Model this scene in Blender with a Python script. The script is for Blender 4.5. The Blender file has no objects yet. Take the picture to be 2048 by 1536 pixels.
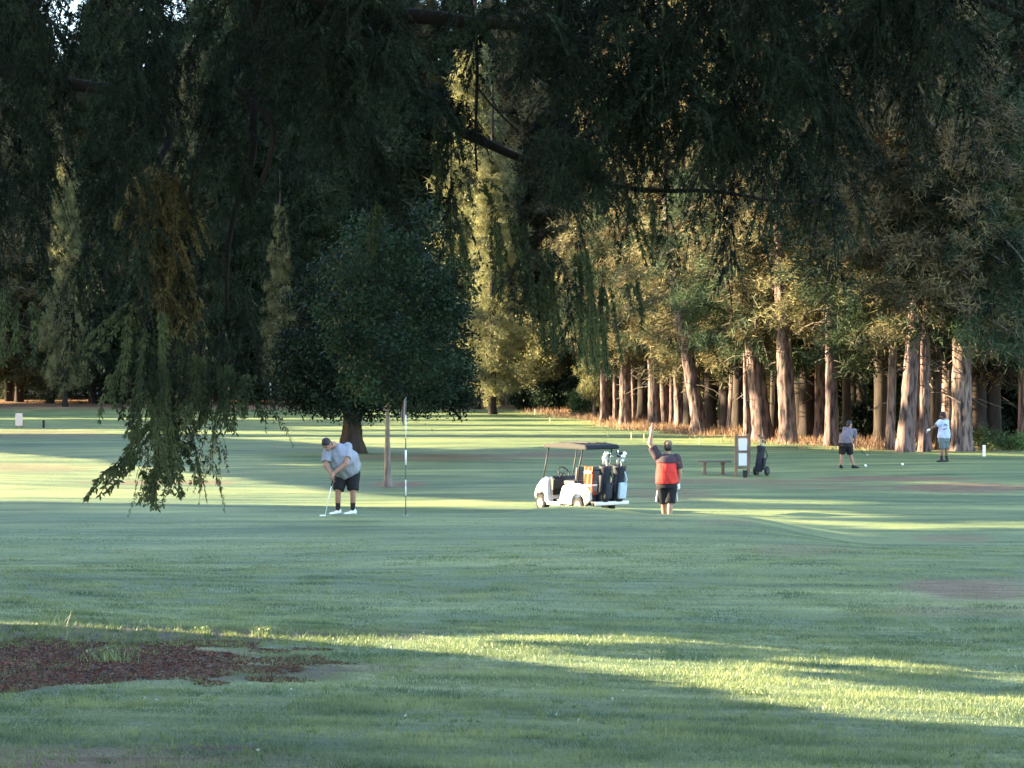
import bpy, bmesh, math, random
import numpy as np
from mathutils import Vector, Matrix, noise as mnoise

SC = bpy.context.scene
COL = SC.collection
F = 3800.0            # focal length in pixels of a 2048 px wide picture
CAMZ = 2.9
R = math.radians
rng = np.random.default_rng(7)
random.seed(7)

# ------------------------------------------------------------------ camera, sky, sun
cam_d = bpy.data.cameras.new('camera'); cam = bpy.data.objects.new('camera', cam_d); COL.objects.link(cam)
cam_d.sensor_width = 36; cam_d.lens = F / 2048 * 36
cam_d.clip_start = .1; cam_d.clip_end = 3000
cam.location = (0, 0, CAMZ); cam.rotation_euler = (R(90), 0, 0)
SC.camera = cam
SUN_EL = 16.0
SUN_FWD = 10.0         # degrees the sun stands beyond due left
TAN = math.tan(R(SUN_EL)); TFW = math.tan(R(SUN_FWD)); CFW = math.cos(R(SUN_FWD))
world = bpy.data.worlds.new('World'); SC.world = world; world.use_nodes = True
wn = world.node_tree; wn.nodes.clear()
sky = wn.nodes.new('ShaderNodeTexSky'); sky.sky_type = 'NISHITA'; sky.sun_disc = False
sky.sun_elevation = R(SUN_EL); sky.sun_rotation = R(-90 + SUN_FWD); sky.air_density = 1.0; sky.dust_density = 1.0; sky.ozone_density = 1.0
bg = wn.nodes.new('ShaderNodeBackground'); bg.inputs['Strength'].default_value = 0.13
wo = wn.nodes.new('ShaderNodeOutputWorld')
wn.links.new(sky.outputs[0], bg.inputs[0]); wn.links.new(bg.outputs[0], wo.inputs[0])
sun_d = bpy.data.lights.new('sun', 'SUN'); sun_d.energy = 5.0; sun_d.angle = R(.5); sun_d.color = (1.0, .81, .50)
sun = bpy.data.objects.new('sun', sun_d); COL.objects.link(sun)
sun.rotation_euler = Vector((-math.cos(R(SUN_EL)) * CFW, math.cos(R(SUN_EL)) * math.sin(R(SUN_FWD)), math.sin(R(SUN_EL)))).to_track_quat('Z', 'Y').to_euler()
vs = SC.view_settings
vs.view_transform = 'Standard'; vs.look = 'None'; vs.gamma = 1; vs.use_curve_mapping = False
vs.exposure = 3.25
SC.cycles.max_bounces = 6; SC.cycles.diffuse_bounces = 3; SC.cycles.transmission_bounces = 3

# ------------------------------------------------------------------ helpers
def lin(c):
    return tuple(((v / 255) / 12.92 if v / 255 <= .04045 else ((v / 255 + .055) / 1.055) ** 2.4) for v in c)

def material(name, col, col2=None, rough=.7, scale=8.0, stretch=(1, 1, 1), bump=0.0, bscale=None, spec=.3, transl=0.0,
             detail=4.0, metal=0.0, objrand=0.0, contrast=(.35, .65)):
    m = bpy.data.materials.new(name); m.use_nodes = True
    nt = m.node_tree; nt.nodes.clear(); N = nt.nodes.new; L = nt.links.new
    out = N('ShaderNodeOutputMaterial'); p = N('ShaderNodeBsdfPrincipled')
    p.inputs['Roughness'].default_value = rough; p.inputs['Specular IOR Level'].default_value = spec
    p.inputs['Metallic'].default_value = metal
    tc = N('ShaderNodeTexCoord'); mp = N('ShaderNodeMapping'); mp.inputs['Scale'].default_value = stretch
    L(tc.outputs['Object'], mp.inputs[0])
    ns = N('ShaderNodeTexNoise'); ns.inputs['Scale'].default_value = scale; ns.inputs['Detail'].default_value = detail
    L(mp.outputs[0], ns.inputs['Vector'])
    cr = N('ShaderNodeValToRGB'); cr.color_ramp.elements[0].position = contrast[0]; cr.color_ramp.elements[1].position = contrast[1]
    if col2 is None:
        col2 = tuple(c * .8 for c in col)
    cr.color_ramp.elements[0].color = (*col2, 1); cr.color_ramp.elements[1].color = (*col, 1)
    L(ns.outputs[0], cr.inputs[0])
    csock = cr.outputs[0]
    if objrand:
        oi = N('ShaderNodeObjectInfo'); hs = N('ShaderNodeHueSaturation')
        mr = N('ShaderNodeMapRange'); mr.inputs[3].default_value = 1 - objrand; mr.inputs[4].default_value = 1 + objrand
        L(oi.outputs['Random'], mr.inputs[0]); L(mr.outputs[0], hs.inputs['Value'])
        mh = N('ShaderNodeMapRange'); mh.inputs[3].default_value = .5 - objrand * .05; mh.inputs[4].default_value = .5 + objrand * .05
        L(oi.outputs['Random'], mh.inputs[0]); L(mh.outputs[0], hs.inputs['Hue'])
        L(csock, hs.inputs['Color']); csock = hs.outputs[0]
    L(csock, p.inputs['Base Color'])
    if bump:
        b = N('ShaderNodeBump'); b.inputs['Strength'].default_value = bump; b.inputs['Distance'].default_value = .02
        if bscale:
            n2 = N('ShaderNodeTexNoise'); n2.inputs['Scale'].default_value = bscale; n2.inputs['Detail'].default_value = 3
            L(mp.outputs[0], n2.inputs['Vector']); L(n2.outputs[0], b.inputs['Height'])
        else:
            L(ns.outputs[0], b.inputs['Height'])
        L(b.outputs[0], p.inputs['Normal'])
    sh = p.outputs[0]
    if transl:
        t = N('ShaderNodeBsdfTranslucent'); L(csock, t.inputs[0])
        mx = N('ShaderNodeMixShader'); mx.inputs[0].default_value = transl
        L(sh, mx.inputs[1]); L(t.outputs[0], mx.inputs[2]); sh = mx.outputs[0]
    L(sh, out.inputs[0])
    return m

def link(name, me, mats=None, parent=None, loc=None):
    o = bpy.data.objects.new(name, me); COL.objects.link(o)
    if mats is not None and me is not None and len(me.materials) == 0:
        for m in (mats if isinstance(mats, (list, tuple)) else [mats]):
            me.materials.append(m)
    if parent is not None: o.parent = parent
    if loc is not None: o.location = loc
    return o

def tag(o, label=None, cat=None, group=None, kind=None):
    if label: o['label'] = label
    if cat: o['category'] = cat
    if group: o['group'] = group
    if kind: o['kind'] = kind
    return o

def thing(name, label, cat, loc=(0, 0, 0), rz=0, group=None):
    o = bpy.data.objects.new(name, None); COL.objects.link(o); o.location = loc; o.rotation_euler = (0, 0, rz)
    return tag(o, label, cat, group)

def tri_mesh(name, V, mat_index=None):
    """V: (n,3,3) loose triangles"""
    V = np.asarray(V, dtype=np.float32).reshape(-1, 3)
    n = len(V)
    me = bpy.data.meshes.new(name)
    me.vertices.add(n); me.vertices.foreach_set('co', V.ravel())
    me.loops.add(n); me.loops.foreach_set('vertex_index', np.arange(n, dtype=np.int32))
    me.polygons.add(n // 3); me.polygons.foreach_set('loop_start', np.arange(0, n, 3, dtype=np.int32))
    if mat_index is not None: me.polygons.foreach_set('material_index', np.asarray(mat_index, dtype=np.int32))
    me.update(calc_edges=True)
    return me

def grid_mesh(name, P):
    """P: (r,c,3)"""
    r, c, _ = P.shape
    me = bpy.data.meshes.new(name)
    me.vertices.add(r * c); me.vertices.foreach_set('co', P.astype(np.float32).ravel())
    i = np.arange(r * c).reshape(r, c)
    q = np.stack([i[:-1, :-1], i[:-1, 1:], i[1:, 1:], i[1:, :-1]], -1).reshape(-1, 4).astype(np.int32)
    me.loops.add(q.size); me.loops.foreach_set('vertex_index', q.ravel())
    me.polygons.add(len(q)); me.polygons.foreach_set('loop_start', np.arange(0, q.size, 4, dtype=np.int32))
    me.polygons.foreach_set('use_smooth', np.ones(len(q), dtype=bool))
    me.update(calc_edges=True)
    return me

def bm_mesh(name, bm, smooth=False):
    me = bpy.data.meshes.new(name); bm.to_mesh(me); bm.free()
    if smooth:
        me.polygons.foreach_set('use_smooth', np.ones(len(me.polygons), dtype=bool))
    return me

def b_box(bm, c, s, rot=None, bevel=0.0):
    r = bmesh.ops.create_cube(bm, size=1)
    vs_ = r['verts']
    M = Matrix.Translation(c) @ (rot.to_4x4() if rot else Matrix.Identity(4)) @ Matrix.Diagonal((*s, 1))
    bmesh.ops.transform(bm, matrix=M, verts=vs_)
    if bevel:
        es = list({e for v in vs_ for e in v.link_edges})
        bmesh.ops.bevel(bm, geom=es, offset=bevel, segments=2, affect='EDGES', profile=.6)

def b_tube(bm, pts, rad, seg=8, caps=True):
    pts = [Vector(p) for p in pts]
    if not isinstance(rad, (list, tuple)): rad = [rad] * len(pts)
    rings = []; up = None
    for i, p in enumerate(pts):
        t = (pts[min(i + 1, len(pts) - 1)] - pts[max(i - 1, 0)]).normalized()
        if up is None:
            up = t.orthogonal().normalized()
        up = (up - t * up.dot(t)).normalized(); w = t.cross(up)
        rings.append([bm.verts.new(p + (up * math.cos(2 * math.pi * k / seg) + w * math.sin(2 * math.pi * k / seg)) * rad[i]) for k in range(seg)])
    for a, b in zip(rings[:-1], rings[1:]):
        for k in range(seg):
            bm.faces.new((a[k], a[(k + 1) % seg], b[(k + 1) % seg], b[k]))
    if caps:
        bm.faces.new(list(reversed(rings[0]))); bm.faces.new(rings[-1])

def b_prism(bm, poly, y0, y1, bevel=0.0):
    """polygon in (x,z) extruded along y"""
    a = [bm.verts.new((x, y0, z)) for x, z in poly]; b = [bm.verts.new((x, y1, z)) for x, z in poly]
    fs = [bm.faces.new(a), bm.faces.new(list(reversed(b)))]
    n = len(poly)
    for k in range(n):
        fs.append(bm.faces.new((a[(k + 1) % n], a[k], b[k], b[(k + 1) % n])))
    bmesh.ops.recalc_face_normals(bm, faces=fs)
    if bevel:
        es = list({e for f in fs[:2] for e in f.edges})
        bmesh.ops.bevel(bm, geom=es, offset=bevel, segments=2, affect='EDGES')

def b_lathe(bm, prof, axis_pt, axis='z', seg=20):
    """prof: list of (r, h)"""
    rings = []
    for r, h in prof:
        ring = []
        for k in range(seg):
            a = 2 * math.pi * k / seg
            if axis == 'z': v = (r * math.cos(a), r * math.sin(a), h)
            else: v = (r * math.cos(a), h, r * math.sin(a))
            ring.append(bm.verts.new(Vector(axis_pt) + Vector(v)))
        rings.append(ring)
    for a, b in zip(rings[:-1], rings[1:]):
        for k in range(seg): bm.faces.new((a[k], a[(k + 1) % seg], b[(k + 1) % seg], b[k]))
    bm.faces.new(list(reversed(rings[0]))); bm.faces.new(rings[-1])
    bmesh.ops.recalc_face_normals(bm, faces=bm.faces[:])

# ------------------------------------------------------------------ terrain
_nodes = np.array([(-60, 1.3), (0, 1.3), (8.5, 1.13), (12, .85), (16, .60), (20, .45), (26, .33), (32, .30), (36, .31), (37.8, .33),
                   (39.2, .10), (40.5, -.15), (43, -.14), (46, -.27), (50, -.18), (55, 0.0), (60, .10), (65, .16), (75, .2), (90, .2), (110, .2),
                   (140, .3), (165, .75), (185, 1.2), (230, 1.9), (300, 3.0), (420, 6), (600, 8), (1500, 14)], dtype=float)
_fd = np.linspace(-60, 1500, 15601)
_fz = np.interp(_fd, _nodes[:, 0], _nodes[:, 1])
def _sm(a, w):
    k = np.exp(-np.linspace(-2, 2, w) ** 2); k /= k.sum()
    return np.convolve(np.pad(a, (w // 2, w - 1 - w // 2), mode='edge'), k, 'valid')
_fa = _sm(_fz, 13); _fb = _sm(_fz, 81)
_w = np.clip((_fd - 48) / 10, 0, 1); _w = np.maximum(_w, np.clip((33 - _fd) / 5, 0, 1))
_fz = _fa * (1 - _w) + _fb * _w
def sst(a, b, x):
    t = np.clip((x - a) / (b - a), 0, 1); return t * t * (3 - 2 * t)
def zg(x, d):
    x = np.asarray(x, float); d = np.asarray(d, float)
    z = np.interp(d, _fd, _fz)
    z = z - .40 * sst(4.0, 7.0, x) * np.exp(-((d - 36.5) / 4.5) ** 2)
    z = z + .33 * np.exp(-((d - 43.4) / 1.1) ** 2 - ((x - 1.4) / 1.9) ** 2)
    z = z - .035 * np.clip(x, -12, 12) * np.exp(-((d - 16) / 8) ** 2)
    z = z + .12 * np.exp(-((d - 56) / 3.5) ** 2) * sst(8, 13, x)
    u = sst(9, 24, d) * (1 - .6 * np.exp(-((d - 38) / 9) ** 2))
    z = z + u * (.045 * np.sin(x * .31 + d * .23 + .5) + .035 * np.sin(d * .55 - x * .12) + .02 * np.sin(d * 1.1 + x * .21 + 1.3))
    return z
def G(x, d): return float(zg(x, d))
def PX(px, d): return (px - 1024) / F * d
def PZ(py, d): return CAMZ - (py - 768) / F * d

def interp_poly(px, pts):
    a = np.array(pts, float); return np.interp(px, a[:, 0], a[:, 1])
def wob(x, s=1.0, seed=0.0):
    return np.sin(x * 3.1 * s + seed) * .5 + np.sin(x * 7.3 * s + 1.7 * seed) * .3 + np.sin(x * 17.7 * s + 2.9 * seed) * .2

def lit_ground(x, d):
    """whether the ground point is sunlit in the photograph (used to cut the added shade screens left of the view)"""
    z = zg(x, d); px = 1024 + F * x / d; py = 768 + F * (CAMZ - z) / d
    lit = np.zeros(px.shape, bool)
    top = interp_poly(px, [(-400, 1236), (0, 1243), (300, 1258), (600, 1274), (1024, 1270), (1300, 1274), (1500, 1290), (1800, 1325), (2048, 1350), (2600, 1400)])
    bot = interp_poly(px, [(-400, 1240), (0, 1247), (395, 1268), (700, 1292), (900, 1308), (1024, 1324), (1330, 1366), (1530, 1410), (1780, 1455), (2048, 1471), (2600, 1500)])
    band = (py > top) & (py < bot) & (d < 24)
    s1 = interp_poly(px, [(1000, 1284), (1300, 1302), (1600, 1330), (2048, 1372)])
    band &= ~((np.abs(py - s1) < 2.5 + 4 * wob(px * .01)) & (px > 1030))
    s2 = interp_poly(px, [(1300, 1330), (1600, 1352), (2048, 1402)])
    q_ = .5 * fnoise(x, d, .9, 51) + .5 * fnoise(x, d, .3, 52)
    band &= ~((px > 1150) & (py < top + 42 + .02 * (px - 1150)) & (py > top + 6) & (q_ > .53))
    lit |= band
    up = interp_poly(px, [(-600, 880), (0, 905), (200, 918), (400, 945), (700, 984), (1000, 1001), (1100, 1004), (1300, 1018), (1420, 1024)])
    lo = interp_poly(px, [(-600, 1000), (0, 1003), (700, 1013), (1000, 1019), (1350, 1031), (1500, 1042), (1800, 1060), (2048, 1057), (2500, 1056)])
    up2 = interp_poly(px, [(1300, 1018), (1420, 1025), (1600, 1038), (1800, 1046), (2048, 1043)])
    up = np.where(px > 1300, up2, up)
    m = (py > up) & (py < lo) & (d > 34) & (d < 78)
    lit |= m
    # thin streaks on the shaded slope
    lit |= (np.abs(py - interp_poly(px, [(100, 858), (280, 890), (600, 930)])) < 2.0) & (px < 640) & (px > 60) & (d > 50) & (d < 82)
    lit |= (np.abs(py - interp_poly(px, [(1780, 962), (2048, 974), (2300, 980)])) < 3.2) & (px > 1800) & (d > 48) & (d < 70)
    lit |= (np.abs(py - 1004 - .02 * (px - 1600)) < 4) & (px > 1400) & (px < 1760) & (d < 55)
    # far fairway
    far = (d > 78)
    f1 = far & (py > interp_poly(px, [(0, 872), (700, 874), (1350, 876)])) & (py < interp_poly(px, [(300, 870), (500, 879), (700, 893), (900, 899), (1100, 894), (1330, 889), (1500, 893), (1700, 893), (2100, 905)])) & (px > 380)
    f1 |= far & (py > interp_poly(px, [(300, 858), (640, 863), (1400, 861)])) & (py < interp_poly(px, [(300, 868), (640, 870), (1400, 869)]))
    f1 |= far & (py < 860) & (py > 852.5) & (px > 560)
    f1 |= far & (py < 850) & (py > 842) & (px > 760)
    f1 |= far & (py < 830) & (py > 826) & (px > 700)
    f1 |= far & (py < 839) & (py > 835.5)
    f1 |= far & (py < 809) & (py > 798) & (px < 900)
    lit |= f1
    return lit

def fnoise(a, b, s, seed):
    """cheap smooth value noise"""
    A = a / s; B = b / s
    i = np.floor(A).astype(int); j = np.floor(B).astype(int); fa = A - i; fb = B - j
    fa = fa * fa * (3 - 2 * fa); fb = fb * fb * (3 - 2 * fb)
    def h(i, j):
        v = np.sin(i * 127.1 + j * 311.7 + seed * 74.7) * 43758.5453
        return v - np.floor(v)
    return (h(i, j) * (1 - fa) + h(i + 1, j) * fa) * (1 - fb) + (h(i, j + 1) * (1 - fa) + h(i + 1, j + 1) * fa) * fb

ROW = [(60, 26), (75, 18.5), (86, 14.5), (105, 10.4), (137, 7.2), (170, 2), (240, 0)]
LITC = [(985, 400, 150, 6.2, 5.0), (1255, 420, 142, 6, 5), (1410, 505, 120, 4.6, 4), (1190, 590, 140, 4, 5), (950, 200, 165, 7, 7), (560, 480, 170, 5, 4), (130, 400, 170, 5, 5),
        (1545, 480, 104, 3.6, 3.4), (1702, 310, 86, 3, 7), (2040, 270, 76, 3, 7), (1085, 730, 158, 6, 6), (860, 110, 200, 7, 7), (1190, 30, 150, 5, 4), (1280, 640, 130, 5, 3)]
def lit_ray(xh, d):
    """lit test for a sun ray meeting the ground at (xh, d); rays that meet trunks and figures first are handled here"""
    lit = lit_ground(xh, d)
    def at(x0): return d + (xh - x0) * TFW, (xh - x0) * TAN / CFW
    dm, hm = at(3.25); lit |= (dm > 39.9) & (dm < 41.0) & (hm > -.1) & (hm < 2.5)
    dm, hm = at(1.7); lit |= (dm > 45.3) & (dm < 48.3) & (hm > -.4) & (hm < 2.1)
    nz = .55 * fnoise(xh, d, 2.2, 11) + .45 * fnoise(xh, d, .8, 12)
    for (cpx, cpy, cd_, cw, ch) in LITC:
        dm, hm = at(PX(cpx, cd_)); zc_ = PZ(cpy, cd_) - .25
        rr_ = ((dm - cd_) / (cw * .5)) ** 2 + ((hm - zc_) / (ch * .5)) ** 2
        cone = (rr_ < 1.3) & (nz > .44)
        lit |= cone
    keep_c = lit.copy()
    dt = d
    for _ in range(4):
        xr = np.interp(dt, [r[0] for r in ROW], [r[1] for r in ROW]); dt = d + (xh - xr) * TFW
    h = (xh - xr) * TAN / CFW; d = dt
    n = .6 * fnoise(xh, d, 5.0, 1) + .4 * fnoise(xh, d, 1.7, 2)
    thr = np.interp(h, [-1, 5, 7.5, 12, 20, 30], [.30, .40, .55, .60, .63, .67]) - np.where((d > 97) & (h > 4), .07, 0) + np.where(d < 82, .12, 0) + np.where((d < 93) & (h > 6.5), .19, 0)
    up = (h > -1.0) & (d > 73) & (d < 170)
    lit = np.where(up, n > thr, lit)
    lit |= keep_c & up & (h > 5)
    low = (h > -1) & (h < 6) & (d > 83.2) & (d < 86.8)
    lit |= low
    return lit

# ground sheet, with masks for worn, littered and shade-darkened soil
def build_ground():
    ds = np.concatenate([np.linspace(-60, 6, 12), np.geomspace(7, 34, 220), np.linspace(34.1, 60, 190), np.geomspace(60.4, 260, 150), np.geomspace(270, 1500, 22)])
    u = np.concatenate([[-1, -.8, -.6, -.45], np.linspace(-.32, .32, 261), [.45, .6, .8, 1]])
    D, U = np.meshgrid(ds, u, indexing='ij')
    X = np.where(np.abs(U) <= .32, U * np.maximum(np.abs(D), 6) * 1.05, np.sign(U) * (np.maximum(np.abs(D), 6) * .34 + (np.abs(U) - .32) / .68 * (np.abs(D) * 1.0 + 300)))
    Z = zg(X, D)
    me = grid_mesh('ground', np.stack([X, D, Z], -1))
    px = 1024 + F * X / np.maximum(D, 1); py = 768 + F * (CAMZ - Z) / np.maximum(D, 1)
    n = .5 * fnoise(X * 1.0, D * 1.0, 1.1, 5) + .3 * fnoise(X, D, .45, 6) + .2 * fnoise(X, D, .2, 7)
    def blob(cx, cy, rx, ry, soft=.5):
        r = np.sqrt(((px - cx) / rx) ** 2 + ((py - cy) / ry) ** 2) + (n - .5) * .9
        return 1 - sst(1 - soft, 1 + soft * .4, r)
    litter = np.maximum.reduce([blob(60, 1330, 560, 46, .3), blob(470, 1345, 260, 24, .3) * .85, blob(440, 1500, 120, 12), blob(220, 1270, 640, 24, .3)])  # last blob paints the bank's shaded strip dark along with its soil
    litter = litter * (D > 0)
    near = (D > 0)
    dry = np.maximum.reduce([blob(1950, 1178, 170, 26), blob(2000, 1222, 300, 14) * .5, blob(1480, 963, 260, 7) * .7, blob(1780, 957, 190, 6) * .95, blob(1950, 976, 190, 10) * .95, blob(1330, 988, 130, 14) * .55, blob(1650, 975, 190, 5) * .5,
                             blob(1600, 1100, 120, 14) * .5, blob(1900, 1078, 90, 10) * .6, blob(150, 1525, 600, 34) * .9, blob(700, 1335, 260, 14) * .6, blob(880, 915, 180, 8) * .8, blob(1100, 910, 90, 8) * .8, blob(790, 968, 75, 7),
                             blob(1450, 1045, 60, 6) * .5, blob(60, 870, 200, 12) * .4, blob(40, 935, 160, 10) * .5, blob(320, 965, 190, 4) * .8]) * near
    xr = np.interp(D, [r[0] for r in ROW], [r[1] for r in ROW])
    straw = sst(-2.2, .3, X - xr + (n - .5) * 2.2) * sst(72, 84, D) * (D < 172) + sst(158, 168, D) * (X < 3)
    straw = np.clip(straw, 0, 1)
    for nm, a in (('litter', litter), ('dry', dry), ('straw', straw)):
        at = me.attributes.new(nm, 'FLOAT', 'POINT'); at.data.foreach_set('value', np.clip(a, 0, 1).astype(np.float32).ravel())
    m = bpy.data.materials.new('turf'); m.use_nodes = True
    nt = m.node_tree; nt.nodes.clear(); N = nt.nodes.new; L = nt.links.new
    out = N('ShaderNodeOutputMaterial'); p = N('ShaderNodeBsdfPrincipled')
    tc = N('ShaderNodeTexCoord')
    def noise(scale, stretch=(1, 1, 1), detail=4, rough=.5):
        mp = N('ShaderNodeMapping'); mp.inputs['Scale'].default_value = stretch; L(tc.outputs['Object'], mp.inputs[0])
        t = N('ShaderNodeTexNoise'); t.inputs['Scale'].default_value = scale; t.inputs['Detail'].default_value = detail; t.inputs['Roughness'].default_value = rough
        L(mp.outputs[0], t.inputs['Vector']); return t.outputs[0]
    def ramp(s, a, b, ca, cb):
        r = N('ShaderNodeValToRGB'); r.color_ramp.elements[0].position = a; r.color_ramp.elements[1].position = b
        r.color_ramp.elements[0].color = (*ca, 1); r.color_ramp.elements[1].color = (*cb, 1); L(s, r.inputs[0]); return r.outputs[0]
    def mix(f, a, b, mode='MIX'):
        x = N('ShaderNodeMix'); x.data_type = 'RGBA'; x.blend_type = mode
        if isinstance(f, float): x.inputs[0].default_value = f
        else: L(f, x.inputs[0])
        L(a, x.inputs[6]); L(b, x.inputs[7]); return x.outputs[2]
    def attr(nm):
        a = N('ShaderNodeAttribute'); a.attribute_name = nm; return a.outputs['Fac']
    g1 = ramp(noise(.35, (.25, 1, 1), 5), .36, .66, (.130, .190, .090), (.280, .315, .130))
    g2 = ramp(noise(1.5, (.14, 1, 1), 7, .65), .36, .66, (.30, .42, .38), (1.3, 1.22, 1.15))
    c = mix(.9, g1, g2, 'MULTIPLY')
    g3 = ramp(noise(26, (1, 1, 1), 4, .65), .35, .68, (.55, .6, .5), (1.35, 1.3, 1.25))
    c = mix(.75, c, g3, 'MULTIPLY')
    dryc = ramp(noise(6, (.25, 1, 1), 6, .65), .36, .64, (.14, .052, .036), (.22, .17, .085))
    c = mix(attr('dry'), c, dryc)
    strc = ramp(noise(5, (1, 1, 1), 6, .7), .3, .7, (.14, .08, .048), (.30, .18, .11))
    c = mix(attr('straw'), c, strc)
    litter_shade_c = ramp(noise(22, (1, 1, 1), 6, .75), .38, .64, (.010, .006, .005), (.11, .042, .033))  # near-black end also stands in for shade on the bank
    c = mix(attr('litter'), c, litter_shade_c)
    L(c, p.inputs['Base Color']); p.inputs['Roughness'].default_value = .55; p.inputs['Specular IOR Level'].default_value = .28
    b = N('ShaderNodeBump'); b.inputs['Strength'].default_value = 1.0; b.inputs['Distance'].default_value = .05
    L(noise(55, (1, 1, 1), 2, .6), b.inputs['Height'])
    b2 = N('ShaderNodeBump'); b2.inputs['Strength'].default_value = .8; b2.inputs['Distance'].default_value = .12
    L(noise(3.0, (.5, 1, 1), 5, .6), b2.inputs['Height']); L(b2.outputs[0], b.inputs['Normal'])
    L(b.outputs[0], p.inputs['Normal'])
    L(p.outputs[0], out.inputs[0])
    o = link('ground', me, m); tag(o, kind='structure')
    return o
build_ground()

# ------------------------------------------------------------------ foliage and bark materials
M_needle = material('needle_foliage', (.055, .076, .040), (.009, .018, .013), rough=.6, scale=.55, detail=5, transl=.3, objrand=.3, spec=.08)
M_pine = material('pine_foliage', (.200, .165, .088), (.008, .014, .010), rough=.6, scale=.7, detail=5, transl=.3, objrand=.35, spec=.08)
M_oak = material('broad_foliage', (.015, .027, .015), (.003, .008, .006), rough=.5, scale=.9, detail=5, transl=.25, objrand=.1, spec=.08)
M_young = material('young_foliage', (.022, .044, .021), (.004, .010, .007), rough=.5, scale=.7, detail=5, transl=.25, spec=.08)
M_bush = material('bush_foliage', (.08, .13, .04), (.02, .040, .015), rough=.5, scale=.9, detail=4, transl=.35, objrand=.3)
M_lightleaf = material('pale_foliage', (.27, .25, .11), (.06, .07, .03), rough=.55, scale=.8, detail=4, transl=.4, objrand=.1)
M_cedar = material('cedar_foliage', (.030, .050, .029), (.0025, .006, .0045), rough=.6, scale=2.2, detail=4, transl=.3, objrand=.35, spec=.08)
M_cedardrysun = material('cedar_dry_sunlit_foliage', (.20, .16, .07), (.04, .035, .016), rough=.6, scale=3.0, detail=4, transl=.35, objrand=.2, spec=.08)  # dry foliage, with the sun it catches put into the golden colour
M_caster = material('shade_screen_leaf', (.05, .08, .03), (.03, .05, .02), rough=.7, scale=1.0)  # leaf colour of the unseen shade screens
M_twig = material('dead_wood', (.11, .09, .075), (.045, .035, .03), rough=.9, scale=6)
M_cedarbark = material('cedar_bark', (.012, .009, .008), (.004, .003, .003), rough=.95, scale=5, stretch=(1, 1, .2), bump=.6)
M_bark = material('pine_bark', (.165, .112, .104), (.018, .012, .011), rough=.95, scale=7.5, stretch=(1, 1, .22), bump=1.0, detail=9, objrand=.28, contrast=(.36, .60))
M_darkbark = material('dark_bark', (.040, .028, .023), (.012, .009, .008), rough=.95, scale=3.2, stretch=(1, 1, .25), bump=1.0, detail=8, objrand=.2)

def rdir(n, g=rng):
    v = g.normal(size=(n, 3)); return v / np.linalg.norm(v, axis=1, keepdims=True)

def blades(base, dirs, length, width, g=rng):
    """narrow triangles from base points along dirs"""
    n = len(base)
    side = np.cross(dirs, rdir(n, g)); side /= np.linalg.norm(side, axis=1, keepdims=True) + 1e-9
    length = np.broadcast_to(length, (n,))[:, None]; width = np.broadcast_to(width, (n,))[:, None]
    return np.stack([base - side * width / 2, base + side * width / 2, base + dirs * length], 1)

def leaves(c, size, g=rng, flat=None):
    """diamond leaves (two triangles each)"""
    n = len(c); a = rdir(n, g)
    if flat is not None: a = a * (1, 1, flat); a /= np.linalg.norm(a, axis=1, keepdims=True)
    b = np.cross(a, rdir(n, g)); b /= np.linalg.norm(b, axis=1, keepdims=True) + 1e-9
    s = np.broadcast_to(size, (n,))[:, None]
    p0 = c - a * s * .5; p1 = c + b * s * .28; p2 = c + a * s * .5; p3 = c - b * s * .28
    return np.concatenate([np.stack([p0, p1, p2], 1), np.stack([p0, p2, p3], 1)])

def stick_tris(a, b, r):
    """3-sided thin prisms between points a and b (n,3)"""
    d = b - a; n = len(a)
    u = np.cross(d, np.tile([[.3, .2, 1.0]], (n, 1))); u /= np.linalg.norm(u, axis=1, keepdims=True) + 1e-9
    w = np.cross(d, u); w /= np.linalg.norm(w, axis=1, keepdims=True) + 1e-9
    r = np.broadcast_to(r, (n,))[:, None]; T = []
    for k in range(3):
        t0 = 2 * math.pi * k / 3; t1 = 2 * math.pi * (k + 1) / 3
        o0 = (u * math.cos(t0) + w * math.sin(t0)) * r; o1 = (u * math.cos(t1) + w * math.sin(t1)) * r
        T.append(np.stack([a + o0, a + o1, b + o1 * .5], 1)); T.append(np.stack([a + o0, b + o1 * .5, b + o0 * .5], 1))
    return np.concatenate(T)

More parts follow.
